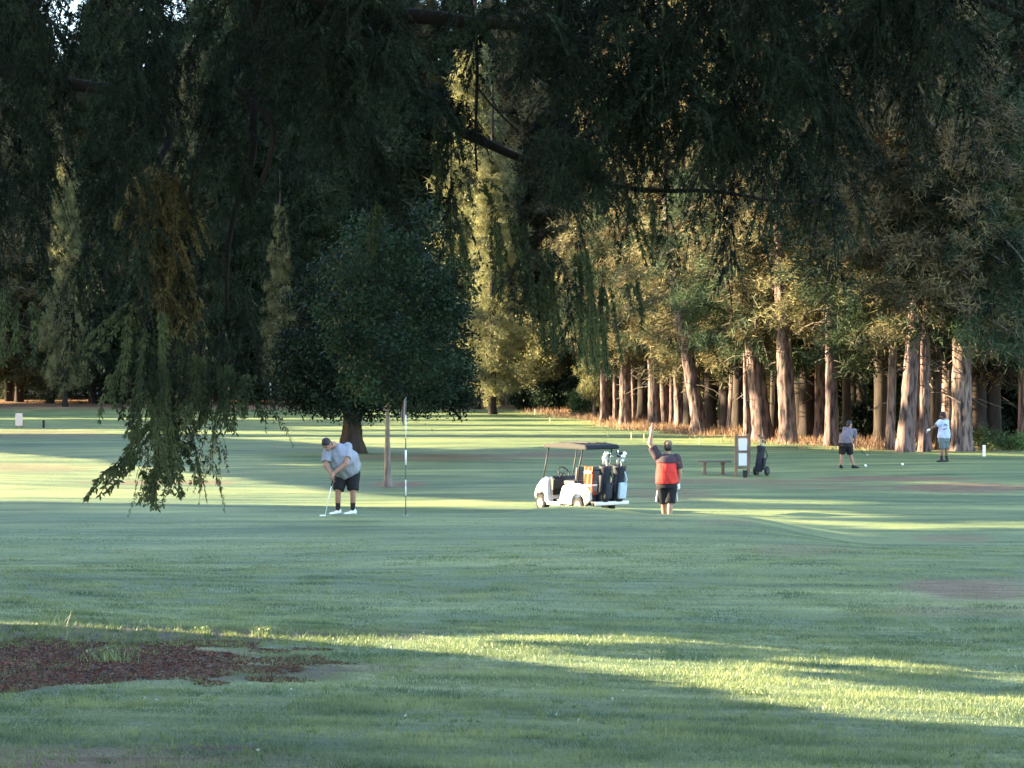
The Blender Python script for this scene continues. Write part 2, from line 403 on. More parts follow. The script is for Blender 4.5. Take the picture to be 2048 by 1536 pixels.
def conifer_crown(name, seed, H, z0, Rm, nb, tufts, bl, blen, mats, dead=12, power=.8, droop=.35):
    g = np.random.default_rng(seed); T = []; W = []
    for i in range(nb):
        t = (i + g.random()) / nb; z = z0 + (H - z0) * t
        prof = (1 - t) ** power * (.55 + .45 * min(1, t * 5))
        L = Rm * prof * g.uniform(.6, 1.15) + .35
        az = g.uniform(0, 2 * math.pi); up = g.uniform(-.15, .35) + .3 * t
        s = np.linspace(0, 1, 7)
        path = np.stack([np.cos(az) * L * s, np.sin(az) * L * s, z + L * (up * s - droop * s * s)], 1)
        W.append(stick_tris(path[:-1], path[1:], .012 * L + .01))
        nt_ = max(3, int(tufts * (.4 + .6 * prof)))
        ss = g.uniform(.22, 1.0, nt_) ** .7
        c = np.stack([np.interp(ss, s, path[:, k]) for k in range(3)], 1)
        lat = (1 - ss * .6)[:, None] * L * .28
        c = c + g.normal(size=(nt_, 3)) * lat * (1, 1, .35)
        for q in range(nt_):
            n = bl; out = np.array([np.cos(az), np.sin(az), .1])
            dr = rdir(n, g) * .9 + out * .6 + np.array([0, 0, -.15]); dr /= np.linalg.norm(dr, axis=1, keepdims=True)
            b0 = c[q] + g.normal(size=(n, 3)) * blen * .45
            T.append(blades(b0, dr, g.uniform(.6, 1.3, n) * blen, blen * .15, g))
    for i in range(dead):
        z = g.uniform(z0 * .45, z0 * 1.15); az = g.uniform(0, 2 * math.pi); L = g.uniform(.6, 2.6)
        s = np.linspace(0, 1, 5)
        path = np.stack([np.cos(az) * L * s, np.sin(az) * L * s, z + L * (.1 * s - .35 * s * s)], 1) + g.normal(size=(5, 3)) * .04
        W.append(stick_tris(path[:-1], path[1:], .03))
    T = np.concatenate(T); W = np.concatenate(W)
    me = tri_mesh(name, np.concatenate([T, W]), np.r_[np.zeros(len(T)), np.ones(len(W))])
    for m in mats: me.materials.append(m)
    return me

def trunk_mesh(name, seed, H, r0, lean=(0, 0), bend=0.0, flare=.55, seg=26, taper=.55, rings=None, ridge=.09):
    g = random.Random(seed); rings = rings or int(16 + H * 4)
    ph = [g.uniform(0, 6.28) for _ in range(6)]; P = []
    for i in range(rings + 1):
        t = (i / rings) ** 1.35; z = H * t
        r = r0 * (1 - taper * t) + r0 * flare * math.exp(-z / .45)
        cx = lean[0] * (z if z < 7 else 7 + 9 * (1 - math.exp(-(z - 7) / 9))) * 1.0 + bend * math.sin(t * 3.0) ; cy = lean[1] * z
        row = []
        for k in range(seg + 1):
            a = 2 * math.pi * (k % seg) / seg
            f = 1 + ridge * (math.sin(5 * a + ph[0] + z * .5) * .5 + math.sin(9 * a + ph[1] - z * .8) * .5) * (1 + 1.5 * math.exp(-z / .5))
            f += ridge * .9 * (mnoise.noise(Vector((math.cos(a) * 2.5, math.sin(a) * 2.5, z * 1.2 + ph[2])))) + ridge * 1.1 * mnoise.noise(Vector((math.cos(a) * 7, math.sin(a) * 7, z * 2.6 + ph[3])))
            row.append((cx + r * f * math.cos(a), cy + r * f * math.sin(a), z - .25))
        P.append(row)
    return grid_mesh(name, np.array(P))

# ------------------------------------------------------------------ background conifers
CROWNS = {}
def crown(kind):
    if kind not in CROWNS:
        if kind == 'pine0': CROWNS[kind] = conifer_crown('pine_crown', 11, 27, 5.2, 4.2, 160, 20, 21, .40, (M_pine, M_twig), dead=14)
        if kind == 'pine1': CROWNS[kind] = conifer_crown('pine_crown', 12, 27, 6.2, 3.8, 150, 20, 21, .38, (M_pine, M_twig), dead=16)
        if kind == 'pine2': CROWNS[kind] = conifer_crown('pine_crown', 13, 25, 4.6, 4.6, 160, 20, 21, .42, (M_needle, M_twig), dead=14, droop=.5)
        if kind == 'fir0': CROWNS[kind] = conifer_crown('fir_crown', 14, 40, 3.0, 6.6, 240, 24, 19, .60, (M_needle, M_twig), dead=6, power=.65)
        if kind == 'fir1': CROWNS[kind] = conifer_crown('fir_crown', 15, 42, 2.2, 7.2, 240, 24, 19, .62, (M_needle, M_twig), dead=6, power=.6, droop=.55)
        if kind == 'fir2': CROWNS[kind] = conifer_crown('fir_crown', 16, 34, 4.5, 5.6, 210, 22, 19, .54, (M_pine, M_twig), dead=14, power=.7)
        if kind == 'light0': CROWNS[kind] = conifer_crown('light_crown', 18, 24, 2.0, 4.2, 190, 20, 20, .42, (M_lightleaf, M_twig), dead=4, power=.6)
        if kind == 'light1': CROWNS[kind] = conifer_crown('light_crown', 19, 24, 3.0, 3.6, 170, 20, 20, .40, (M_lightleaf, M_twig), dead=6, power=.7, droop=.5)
        if kind == 'slim': CROWNS[kind] = conifer_crown('slim_crown', 17, 14.6, 8.6, 1.5, 90, 12, 14, .24, (M_lightleaf, M_twig), dead=8, power=.8, droop=.1)
    return CROWNS[kind]

# (px, base py, width px, lean px over 200 px of height, kind, label, bark)
row = [
 (1208, 844, 17, 0, 'pine1', 'pale pink trunk at the left end of the sunlit row of pines', 'm'),
 (1231, 845, 12, 0, 'pine0', 'thin pink trunk between the leftmost pale trunk and a thicker brown one', 'm'),
 (1250, 850, 25, 2, 'pine2', 'thick brown trunk, third from the left in the sunlit row', 'm'),
 (1269, 842, 9, -8, 'pine1', 'very thin pale trunk just right of the thick brown trunk in the sunlit row', 'm'),
 (1309, 852, 27, -6, 'pine0', 'half shaded stout trunk directly behind the raised hand of the waving man', 'm'),
 (1345, 850, 14, -2, 'pine1', 'slim trunk standing close left of a broader pale trunk beyond the red shirted man', 'm'),
 (1360, 854, 21, -9, 'pine2', 'broad pale trunk just left of the strongly leaning trunk in the row', 'm'),
 (1403, 868, 32, -40, 'pine0', 'stout pale pine trunk leaning clearly to the left in the sunlit row', 'm'),
 (1424, 856, 20, 4, 'pine1', 'dark trunk right behind the strongly leaning pale trunk', 'd'),
 (1441, 861, 12, 4, 'pine2', 'thin dark trunk between the leaning trunk and a cream coloured trunk', 'd'),
 (1462, 866, 19, 10, 'pine1', 'cream coloured trunk leaning slightly right, left of the wooden tee sign', 'm'),
 (1496, 874, 17, -3, 'pine0', 'orange lit slim trunk standing right behind the wooden tee sign', 'm'),
 (1527, 881, 42, -26, 'pine2', 'very thick dark trunk leaning left with one sunlit edge, behind the trolley', 'm'),
 (1549, 872, 20, 0, 'pine1', 'dark trunk half hidden between two thick trunks right of the tee sign', 'd'),
 (1577, 886, 38, -8, 'pine0', 'thick upright grey brown trunk midway between tee sign and bright pink trunk', 'm'),
 (1664, 891, 29, -4, 'pine1', 'brightest pink sunlit trunk with flared base, left of the bending golfer', 'm'),
 (1694, 884, 20, -3, 'slim', 'dark trunk behind the bending golfer with a short pale sunlit crown', 'd'),
 (1779, 900, 20, 6, 'pine2', 'slim trunk with flared orange base, halfway between the two far golfers', 'm'),
 (1809, 904, 36, 18, 'pine1', 'grey trunk leaning right, left of the white shirted golfer', 'm'),
 (1850, 903, 24, 2, 'pine0', 'upright straight trunk directly behind the pointing arm of the white shirted golfer', 'm'),
 (1877, 899, 13, 0, 'pine1', 'thin dark trunk behind the head of the white shirted golfer', 'd'),
 (1924, 902, 44, -3, 'pine2', 'broadest trunk of the row, right of the white shirted golfer', 'm'),
 (2046, 897, 26, 0, 'slim', 'trunk cut by the right edge of the picture', 'm'),
]
def solve_depth(px, py, lo=50, hi=240):
    ds = np.linspace(lo, hi, 2000); xs = (px - 1024) / F * ds
    yy = 768 + F * (CAMZ - zg(xs, ds)) / ds
    return float(ds[np.argmin(np.abs(yy - py))])
TREES = []
for i, (px, py, wpx, lean, kind, label, bk) in enumerate(row):
    d = solve_depth(px, py, 66, 150); x = PX(px, d)
    t = thing('pine_tree', label, 'tree', (x, d, G(x, d)), 0, 'trunks of the row of pines along the fairway')
    r0 = wpx / F * d / 2 * .9
    lx = lean / 200
    H = 24 if kind != 'slim' else 14.3
    tm = trunk_mesh('trunk', 100 + i, H, r0, (lx * .8, 0), bend=random.uniform(-.1, .1), taper=.6, flare=.36)
    link('trunk', tm, M_bark if bk == 'm' else M_darkbark, t)
    c = link('crown', crown(kind), parent=t); c.location = (lx * .8 * 8, 0, 0)
    c.rotation_euler = (0, math.atan(lx * .5), random.uniform(0, 6.28))
    s = random.uniform(.92, 1.1); c.scale = (s, s, random.uniform(.95, 1.1)) if kind != 'slim' else (1, 1, 1)
    if kind == 'slim': c.location = (0, -2.6, 0); c.scale = (1.2, 1.2, 1)
    TREES.append((x, d))

FIRTRUNK = [trunk_mesh('trunk', 300 + k, 30, .42, (0, 0), seg=12, rings=24, taper=.7) for k in range(3)]
for m in FIRTRUNK: m.materials.append(M_darkbark)
PALETRUNK = trunk_mesh('trunk', 320, 30, .34, (0, 0), seg=12, rings=24, taper=.6); PALETRUNK.materials.append(M_bark)
def bg_tree(x, d, kind, label, group, s=1.0, trunk=None, sink=0.0):
    t = thing('conifer_tree', label, 'tree', (x, d, G(x, d) - sink), random.uniform(0, 6.28), group)
    link('trunk', trunk or random.choice(FIRTRUNK), parent=t)
    link('crown', crown(kind), parent=t)
    t.scale = (s, s, s * random.uniform(.9, 1.12))
    return t
g = random.Random(5)
n = 0
for dd in (9, 20, 32, 46, 62):
    for px in np.arange(1190, 2240, 84 if dd < 25 else 74):
        px2 = px + g.uniform(-28, 28)
        dr = np.interp(px2, [1200, 1300, 1400, 1525, 1664, 1809, 1924, 2100], [140, 124, 104, 93, 87, 77, 77, 77])
        d = dr + dd + g.uniform(-4, 4); x = PX(px2, d)
        if abs(px2 - 2012) < 30: continue
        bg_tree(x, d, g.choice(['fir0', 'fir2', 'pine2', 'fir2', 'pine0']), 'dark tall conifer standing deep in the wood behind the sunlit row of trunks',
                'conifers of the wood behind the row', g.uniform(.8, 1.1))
        n += 1
for px2 in (1222, 1262, 1286, 1329, 1378, 1391, 1453, 1479, 1511, 1560, 1600, 1613, 1642, 1708, 1722, 1765, 1827, 1866, 1899, 1955, 1985):
    dr = np.interp(px2, [1200, 1300, 1400, 1525, 1664, 1809, 1924, 2100], [140, 124, 104, 93, 87, 77, 77, 77]); d = dr + g.uniform(3.5, 8)
    x = PX(px2, d); bg_tree(x, d, g.choice(['pine0', 'pine1', 'pine2']), 'dark trunked pine in the second rank, in a gap between the sunlit trunks', 'second rank pines behind the sunlit row', g.uniform(.75, 1.0), PALETRUNK if g.random() < .3 else None)
for d0 in (182, 204, 228):
    for px in np.arange(-130, 1200, 62):
        px2 = px + g.uniform(-24, 24); d = d0 + g.uniform(-7, 7)
        x = PX(px2, d)
        near_gap = min(abs(px2 - 62), abs(px2 - 352)) < 30
        bg_tree(x, d, g.choice(['fir0', 'fir1', 'fir0', 'fir2']), 'tall dark green conifer in the far wood across the end of the fairway',
                'conifers of the far wood', g.uniform(.98, 1.08) if near_gap else g.uniform(.95, 1.25), sink=1.0)
        n += 1
print('trees', n)
# pale far trunks, left of the green bushes
for i, (px, py, w, lb) in enumerate([(918, 818, 11, 'far pale trunk closest to the round dark oak crown'), (952, 808, 6, 'thin far trunk, second from the oak crown in the far pale group'),
        (970, 806, 8, 'far pale trunk in the middle of the small group right of the oak'), (984, 805, 7, 'thin far trunk right of the middle one in the far pale group'),
        (1014, 812, 7, 'sunlit far trunk at the right end of the group beyond the oak'),
        (26, 792, 10, 'sunlit leaning trunk behind the white board at the far left')]):
    d = 172 if px > 100 else 185; x = PX(px, d)
    t = thing('pine_tree', lb, 'tree', (x, d, PZ(py, d) - .2), 0, 'pale trunks far down the fairway')
    link('trunk', trunk_mesh('trunk', 400 + i, 12, w / F * d / 2, (-.08 if px < 100 else 0, 0), seg=12, rings=16), M_bark, t)
    c = link('crown', crown('pine0'), parent=t); c.scale = (.6, .6, .75); c.rotation_euler = (0, 0, i * 1.3)
    c.location = (0, 0, .5)

# ------------------------------------------------------------------ broad trees and bushes
def blob_leaves(seed, lobes, nper, size, shell=.55, hollow=.0):
    """leaves clustered in many small clumps on the surface of lobes [(cx,cy,cz,rx,ry,rz)]"""
    g = np.random.default_rng(seed); C = []
    for (cx, cy, cz, rx, ry, rz) in lobes:
        nc = max(6, int(nper * (rx * rz) ** .9))
        u = rdir(nc, g); rr = g.uniform(shell, 1.0, nc)[:, None] ** .6
        cc = np.array([cx, cy, cz]) + u * rr * (rx, ry, rz)
        k = 34
        cl = cc[:, None, :] + g.normal(size=(nc, k, 3)) * (size * 1.6, size * 1.6, size * 1.1)
        C.append(cl.reshape(-1, 3))
    C = np.concatenate(C)
    return leaves(C, g.uniform(.7, 1.3, len(C)) * size, g)

# wide dark oak
d = 75.0; ox = PX(705, d)
oak = thing('oak_tree', 'wide dark round crowned tree with stout dark trunk behind the putting man', 'tree', (ox, d, G(ox, d)))
link('trunk', trunk_mesh('trunk', 501, 5.5, .40, (-.01, 0), flare=.9, seg=20, ridge=.14), M_darkbark, oak)
lob = [(.5, 0, 4.6, 3.1, 2.8, 2.4), (-.9, .2, 3.3, 2.0, 2.2, 1.7), (1.9, -.3, 3.3, 2.2, 2.2, 1.7), (3.1, .2, 3.4, 1.7, 1.8, 1.7), (-1.7, -.2, 3.6, 1.4, 1.8, 1.6),
       (.6, -1.0, 3.1, 2.4, 1.3, 1.5), (.3, 0, 6.6, 2.3, 2.2, 2.0), (2.3, .1, 5.8, 2.0, 2.0, 2.0), (-1.2, 0, 5.2, 1.8, 1.8, 1.8), (3.9, 0, 3.1, 1.0, 1.2, 1.3), (-2.0, 0, 2.7, .9, 1.1, 1.0), (2.8, -.5, 2.3, 1.0, 1.0, .7),
       (-.9, -.8, 2.1, .7, .8, .6), (.9, -.5, 1.9, .45, .5, .7)]
q = random.Random(4)
for _ in range(46):
    a = q.uniform(0, 2 * math.pi); zz = q.uniform(1.9, 7.8); rr = 3.1 * math.sqrt(max(.05, 1 - ((zz - 4) / 4.2) ** 2)); rs = q.uniform(.25, .75)
    lob.append((.8 + rr * math.cos(a) * q.uniform(.85, 1.2), rr * .8 * math.sin(a), zz, rs, rs, rs * q.uniform(.7, 1.3)))
for _ in range(18):
    a = q.uniform(0, 2 * math.pi); lob.append((.8 + 3.5 * math.cos(a), 2.2 * math.sin(a), q.uniform(1.8, 4.5), q.uniform(.18, .35), .3, q.uniform(.4, .9)))
T = blob_leaves(31, lob, 25, .15)
# ragged hanging sprays under the crown
gg = np.random.default_rng(8)
hx = gg.uniform(-2.7, 4.6, 130); hz = 1.75 + .25 * np.abs(hx - .8) * .35
hang = np.stack([hx, gg.uniform(-1.4, 1.0, 130), hz + gg.uniform(-.35, .5, 130)], 1)
hc = (hang[:, None, :] + gg.normal(size=(130, 26, 3)) * (.16, .16, .2)).reshape(-1, 3)
T = np.concatenate([T, leaves(hc, .13, gg)])
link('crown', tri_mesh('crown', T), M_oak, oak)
bm = bmesh.new()
for a in ((0, .6, 2.5), (2.2, .2, 3.6), (-1.6, -.2, 3.8), (1.2, -.6, 4.8), (-.4, .3, 6)):
    b_tube(bm, [(0, 0, 1.2), (a[0] * .5, a[1] * .5, 1.2 + (a[2] - 1.2) * .6), a], [.2, .12, .05], 7)
link('limb', bm_mesh('limb', bm, True), M_darkbark, oak)

# young tree in front of it
d = 55.0; yx = PX(775, d)
yt = thing('young_tree', 'young tree with thin grey trunk and tall green crown left of the flagstick', 'tree', (yx, d, G(yx, d)))
link('trunk', trunk_mesh('trunk', 502, 3.0, .10, (0, 0), flare=.9, seg=12, ridge=.05, taper=.6), material('grey_bark', (.20, .16, .14), (.10, .08, .07), rough=.9, scale=9, stretch=(1, 1, .3), bump=.4), yt)
lob = [(.3, 0, 3.6, 1.5, 1.3, 1.2), (.1, 0, 4.9, 1.7, 1.5, 1.4), (-.5, 0, 6.1, 1.3, 1.3, 1.3), (.9, 0, 6.2, 1.1, 1.2, 1.2), (.1, 0, 7.2, 1.0, 1.0, .9), (-1.1, 0, 5.0, .8, .9, .9), (-.6, -.3, 3.1, .8, .8, .7), (1.3, 0, 3.3, .8, .8, .8), (.7, 0, 2.6, .7, .7, .5), (1.5, 0, 4.9, .8, .8, .9)]
q = random.Random(6)
for _ in range(40):
    a = q.uniform(0, 2 * math.pi); zz = q.uniform(2.6, 7.9); rr = 1.75 * math.sqrt(max(.05, 1 - ((zz - 4.8) / 3.6) ** 2)); rs = q.uniform(.16, .48)
    lob.append((.2 + rr * math.cos(a) * q.uniform(.9, 1.35), rr * math.sin(a), zz, rs, rs, rs * q.uniform(.8, 1.6)))
link('crown', tri_mesh('crown', blob_leaves(33, lob, 30, .13)), M_young, yt)

def bush(px, py, d, w, h, label, mat, seed, size=.12, group='bushes along the edge of the wood', per=60, base=None):
    x = PX(px, d); z0 = G(x, d) if base is None else base
    g = random.Random(seed); lobs = []
    for k in range(6):
        a = g.uniform(-.7, .7)
        lobs.append((a * w / 2, g.uniform(-.3, .3) * w, h * g.uniform(.3, .62), w * g.uniform(.2, .32), w * .3, h * g.uniform(.25, .4)))
    lobs.append((0, 0, h * .35, w * .42, w * .35, h * .36))
    me = tri_mesh('foliage', blob_leaves(seed, lobs, per, size, shell=.35))
    o = link('bush', me, mat, None, (x, d, z0 - .05)); tag(o, label, 'bush', group)
bush(1172, 835, 150, 2.6, 2.2, 'bright green sunlit bush on the bank left of the row of trunks', M_bush, 61, .16)
bush(1120, 830, 158, 4.2, 3.0, 'dark green bush on the bank below the pale yellow tree', M_oak, 62, .2)
bush(1060, 825, 162, 3.8, 2.4, 'low dark green bush farthest down the bank beyond the cart', M_oak, 63, .2)
bush(1758, 880, 92, 3.0, 3.2, 'leafy green bush filling the gap between the bending golfer and the slim flared trunk', M_bush, 64, .15)
bush(1725, 885, 90, 2.4, 2.0, 'dark low bush just right of the bending golfer', M_oak, 65, .14)
bush(1620, 880, 97, 3.0, 3.4, 'dark bush in the wide gap left of the brightest trunk', M_oak, 66, .15)
bush(1985, 900, 78, 2.0, 1.1, 'low weedy shrub behind the white stake at the right', M_bush, 67, .09)
bush(2030, 902, 77, 1.7, .9, 'low weedy shrub at the right edge of the picture', M_bush, 68, .09)
bush(1945, 895, 84, 2.4, 2.4, 'dark shrub behind the broadest trunk of the row', M_oak, 69, .14)
for k, (px, dd) in enumerate([(1480, 118), (1560, 110), (1690, 100), (1800, 96), (1880, 96), (1400, 128), (1330, 140), (1250, 152), (2000, 95), (1960, 100)]):
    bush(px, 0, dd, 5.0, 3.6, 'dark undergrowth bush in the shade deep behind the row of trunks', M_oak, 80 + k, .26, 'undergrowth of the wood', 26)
# pale yellow tree at the corner of the wood
d = 158.0; x = PX(1085, d)
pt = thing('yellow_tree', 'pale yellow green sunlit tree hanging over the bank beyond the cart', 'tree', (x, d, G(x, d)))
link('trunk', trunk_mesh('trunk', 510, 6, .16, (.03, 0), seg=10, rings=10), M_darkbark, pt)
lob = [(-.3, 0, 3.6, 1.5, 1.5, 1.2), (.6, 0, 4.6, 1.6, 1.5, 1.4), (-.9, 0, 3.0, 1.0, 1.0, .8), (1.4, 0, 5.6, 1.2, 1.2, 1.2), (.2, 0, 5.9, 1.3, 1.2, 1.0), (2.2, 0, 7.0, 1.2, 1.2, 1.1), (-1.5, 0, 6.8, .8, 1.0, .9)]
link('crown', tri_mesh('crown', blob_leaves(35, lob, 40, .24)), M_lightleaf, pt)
# sunlit broadleaf crowns showing through gaps
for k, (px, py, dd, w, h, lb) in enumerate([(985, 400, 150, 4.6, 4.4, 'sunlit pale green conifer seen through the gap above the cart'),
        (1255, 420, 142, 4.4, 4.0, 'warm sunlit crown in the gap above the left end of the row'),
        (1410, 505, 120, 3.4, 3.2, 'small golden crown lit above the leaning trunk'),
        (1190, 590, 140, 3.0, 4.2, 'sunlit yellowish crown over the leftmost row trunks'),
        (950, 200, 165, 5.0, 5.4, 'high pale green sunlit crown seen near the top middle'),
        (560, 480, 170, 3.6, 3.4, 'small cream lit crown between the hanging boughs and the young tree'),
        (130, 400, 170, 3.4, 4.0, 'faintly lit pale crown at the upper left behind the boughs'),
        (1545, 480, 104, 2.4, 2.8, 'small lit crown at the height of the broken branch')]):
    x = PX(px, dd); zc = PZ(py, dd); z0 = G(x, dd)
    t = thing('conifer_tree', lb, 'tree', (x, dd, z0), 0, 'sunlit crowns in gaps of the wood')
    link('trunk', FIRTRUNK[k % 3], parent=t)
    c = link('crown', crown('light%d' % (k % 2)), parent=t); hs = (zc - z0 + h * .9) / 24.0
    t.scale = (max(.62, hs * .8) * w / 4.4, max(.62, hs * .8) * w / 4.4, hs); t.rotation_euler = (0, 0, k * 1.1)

# dry grass tufts under the row
def dry_grass():
    g = np.random.default_rng(44); B = []; 
    n = 26000
    d = g.uniform(80, 160, n); xr = np.interp(d, [r[0] for r in ROW], [r[1] for r in ROW])
    x = xr + g.normal(size=n) * 1.3 - .3 + np.where(g.random(n) < .4, g.uniform(0, 6, n), 0)
    c = fnoise(x, d, 1.2, 9) > .42
    x, d = x[c], d[c]; n = len(x)
    z = zg(x, d); L = g.uniform(.12, .5, n) * (.5 + fnoise(x, d, 2.0, 3))
    dr = np.stack([g.normal(size=n) * .35, g.normal(size=n) * .35, np.ones(n)], 1); dr /= np.linalg.norm(dr, axis=1, keepdims=True)
    T = blades(np.stack([x, d, z], 1), dr, L, .045, g)
    o = link('dry_grass', tri_mesh('dry_grass', T), material('straw', (.30, .19, .115), (.15, .09, .055), rough=.8, scale=1.5, transl=.3)); tag(o, 'orange dry grass under the row of pines', 'grass', kind='stuff')
    # far dry grass by the far trunks
dry_grass()

# ------------------------------------------------------------------ foreground grass
def turf_blades():
    g = np.random.default_rng(45)
    n = 760000
    # more blades where the picture shows them larger
    d = 7.2 + (37 - 7.2) * g.random(n) ** 1.25
    x = g.uniform(-.285, .285, n) * d
    z = zg(x, d); px = 1024 + F * x / d; py = 768 + F * (CAMZ - z) / d
    nn = .6 * fnoise(x, d, .5, 21) + .4 * fnoise(x, d, .12, 22)
    q = fnoise(x, d, .5, 31) - .5
    dryness = np.zeros(n)
    for cx_, cy_, rx_, ry_, a_ in ((1950, 1178, 170, 26, 1), (2000, 1222, 300, 14, .5), (1600, 1100, 120, 14, .5), (1900, 1078, 90, 10, .6), (150, 1525, 600, 34, .75), (440, 1500, 120, 12, 1), (700, 1335, 260, 14, .5)):
        dryness = np.maximum(dryness, a_ * (1 - sst(.6, 1.2, np.sqrt(((px - cx_) / rx_) ** 2 + ((py - cy_) / ry_) ** 2) + q * .9)))
    rr = np.minimum(np.sqrt(((px - 60) / 560) ** 2 + ((py - 1330) / 48) ** 2), np.sqrt(((px - 250) / 560) ** 2 + ((py - 1285) / 30) ** 2)) + q * .8
    bare = 1 - sst(.75, 1.2, rr)
    keep = g.random(n) < (.35 + .9 * nn) * (1 - .8 * bare) * np.interp(d, [0, 27, 37], [1, 1, .1]) * (1 - .85 * dryness)
    x, d, z, nn, px, py = [a[keep] for a in (x, d, z, nn, px, py)]; n = len(x)
    L = g.uniform(.010, .034, n) * (.35 + 1.5 * nn ** 1.5) * np.interp(d, [8, 16, 27, 37], [1, 1.15, .9, .5])
    # taller weeds along the crest at the left
    crest = np.abs(py - interp_poly(px, [(0, 1248), (400, 1266), (700, 1292), (900, 1300)])) < 7
    tall = crest & (px < 950) & (g.random(n) < .10 * (fnoise(x, d, .35, 4) > .35))
    L = np.where(tall, L + g.uniform(.02, .11, n), L) * np.interp(d, [8, 18, 24], [1.25, 1.3, 1])
    W = np.interp(d, [8, 16, 27, 37], [.0035, .006, .011, .016])
    dr = np.stack([g.normal(size=n) * .5, g.normal(size=n) * .5, np.ones(n)], 1); dr /= np.linalg.norm(dr, axis=1, keepdims=True)
    T = blades(np.stack([x, d, z - .003], 1), dr, L, W, g)
    m = material('grass_blade', (.27, .31, .13), (.065, .115, .055), rough=.45, scale=2.4, stretch=(.45, 1, 1), detail=10, transl=.3, spec=.4, contrast=(.34, .66))
    o = link('grass', tri_mesh('grass', T), m); tag(o, 'short mown grass blades in the foreground', 'grass', kind='stuff')
    # coarser tufts of rough grass
    n = 2600
    td = 7.6 + 13 * g.random(n) ** 1.1; tx = g.uniform(-.28, .28, n) * td; tz = zg(tx, td); tpx = 1024 + F * tx / td; tpy = 768 + F * (CAMZ - tz) / td
    bank = (tpx < 760) & (tpy > 1252) & (tpy < 1300)
    k = (tpy > 1240) & (bank | (fnoise(tx, td, .8, 41) > .48)) & ~((tpx < 520) & (tpy > 1300) & (tpy < 1372) & (g.random(n) < .8))
    tx, td, bank = tx[k], td[k], bank[k]
    bn = int(1500); bd = 15 + 4 * g.random(bn); bxx = g.uniform(-.28, -.07, bn) * bd; bz = zg(bxx, bd); bpy = 768 + F * (CAMZ - bz) / bd; bpx = 1024 + F * bxx / bd
    kk = (bpy > 1250 + .03 * bpx) & (bpy < 1292 + 8 * wob(bpx * .02)); tx = np.r_[tx, bxx[kk]]; td = np.r_[td, bd[kk]]; bank = np.r_[bank, np.ones(kk.sum(), bool)]
    m_ = 14; n = len(tx) * m_
    bx_ = np.repeat(tx, m_) + g.normal(size=n) * .022; bd_ = np.repeat(td, m_) + g.normal(size=n) * .022; th = np.repeat(g.uniform(.5, 1.0, len(tx)) * np.where(bank, 1.15, 1), m_)
    dr = np.stack([g.normal(size=n) * .55, g.normal(size=n) * .55, np.ones(n)], 1); dr /= np.linalg.norm(dr, axis=1, keepdims=True)
    T = blades(np.stack([bx_, bd_, zg(bx_, bd_) - .003], 1), dr, g.uniform(.02, .062, n) * th, .0055, g)
    o = link('rough_grass', tri_mesh('rough_grass', T), material('rough_blade', (.22, .27, .09), (.05, .09, .04), rough=.5, scale=5, detail=4, transl=.3)); tag(o, 'darker coarse grass tufts in the foreground', 'grass', kind='stuff')
    # needle and chip litter
    n = 40000
    dd = g.uniform(11, 17, n); xx = g.uniform(-.30, -.04, n) * dd
    z = zg(xx, dd); px = 1024 + F * xx / dd; py = 768 + F * (CAMZ - z) / dd
    r = np.sqrt(((px - 60) / 560) ** 2 + ((py - 1330) / 46) ** 2) + (fnoise(xx, dd, .4, 3) - .5) * .7
    k = r < 1; xx, dd, z = xx[k], dd[k], z[k]; n = len(xx)
    dr = np.stack([g.normal(size=n), g.normal(size=n), np.abs(g.normal(size=n)) * .3], 1); dr /= np.linalg.norm(dr, axis=1, keepdims=True)
    T = blades(np.stack([xx, dd, z + .002], 1), dr, g.uniform(.02, .07, n), .009, g)
    o = link('bark_litter', tri_mesh('bark_litter', T), material('litter', (.17, .070, .05), (.04, .018, .015), rough=.9, scale=14)); tag(o, 'reddish brown bark and needle litter on bare soil', 'litter', kind='stuff')
    # clover and daisy heads
    n = 34
    dd = 8 + 11 * g.random(n) ** 1.3; xx = g.uniform(-.27, .27, n) * dd; z = zg(xx, dd)
    c = np.repeat(np.stack([xx, dd, z + .02], 1), 6, 0) + g.normal(size=(n * 6, 3)) * .004
    o = link('clover_flowers', tri_mesh('clover_flowers', leaves(c, .011, g)), material('petal', (.75, .78, .75), (.6, .6, .6), rough=.7)); tag(o, 'tiny white clover heads scattered in the foreground grass', 'flowers', kind='stuff')
turf_blades()
def weed(px, py, d, h, label, seed, n=60, spread=.10):
    g = np.random.default_rng(seed); x = PX(px, d)
    dr = np.stack([g.normal(size=n) * .45, g.normal(size=n) * .45, np.ones(n)], 1); dr /= np.linalg.norm(dr, axis=1, keepdims=True)
    T = [blades(g.normal(size=(n, 3)) * (spread, spread, 0), dr, g.uniform(.35, 1, n) * h, .009, g)]
    tips = g.normal(size=(n // 3, 3)) * (spread, spread, 0) + (0, 0, h * .6); T.append(leaves(tips, .035, g))
    o = link('weed', tri_mesh('weed', np.concatenate(T)), bpy.data.materials['grass_blade'], None, (x, d, G(x, d))); tag(o, label, 'weed', 'weeds on the bare bank')
weed(215, 1325, solve_depth(215, 1322, 9, 24), .16, 'pale weed tuft standing in the reddish litter at the left', 1, 110, .09)
weed(525, 1268, solve_depth(525, 1272, 9, 24), .12, 'sunlit weed tuft poking up on the shadow edge', 2, 70, .05)
weed(408, 1262, solve_depth(408, 1266, 9, 24), .09, 'small sunlit weed left of the larger one on the shadow edge', 3, 40, .03)
weed(1510, 1385, solve_depth(1510, 1390, 8, 24), .05, 'dark low broadleaf weed in the sunlit grass band', 4, 80, .06)

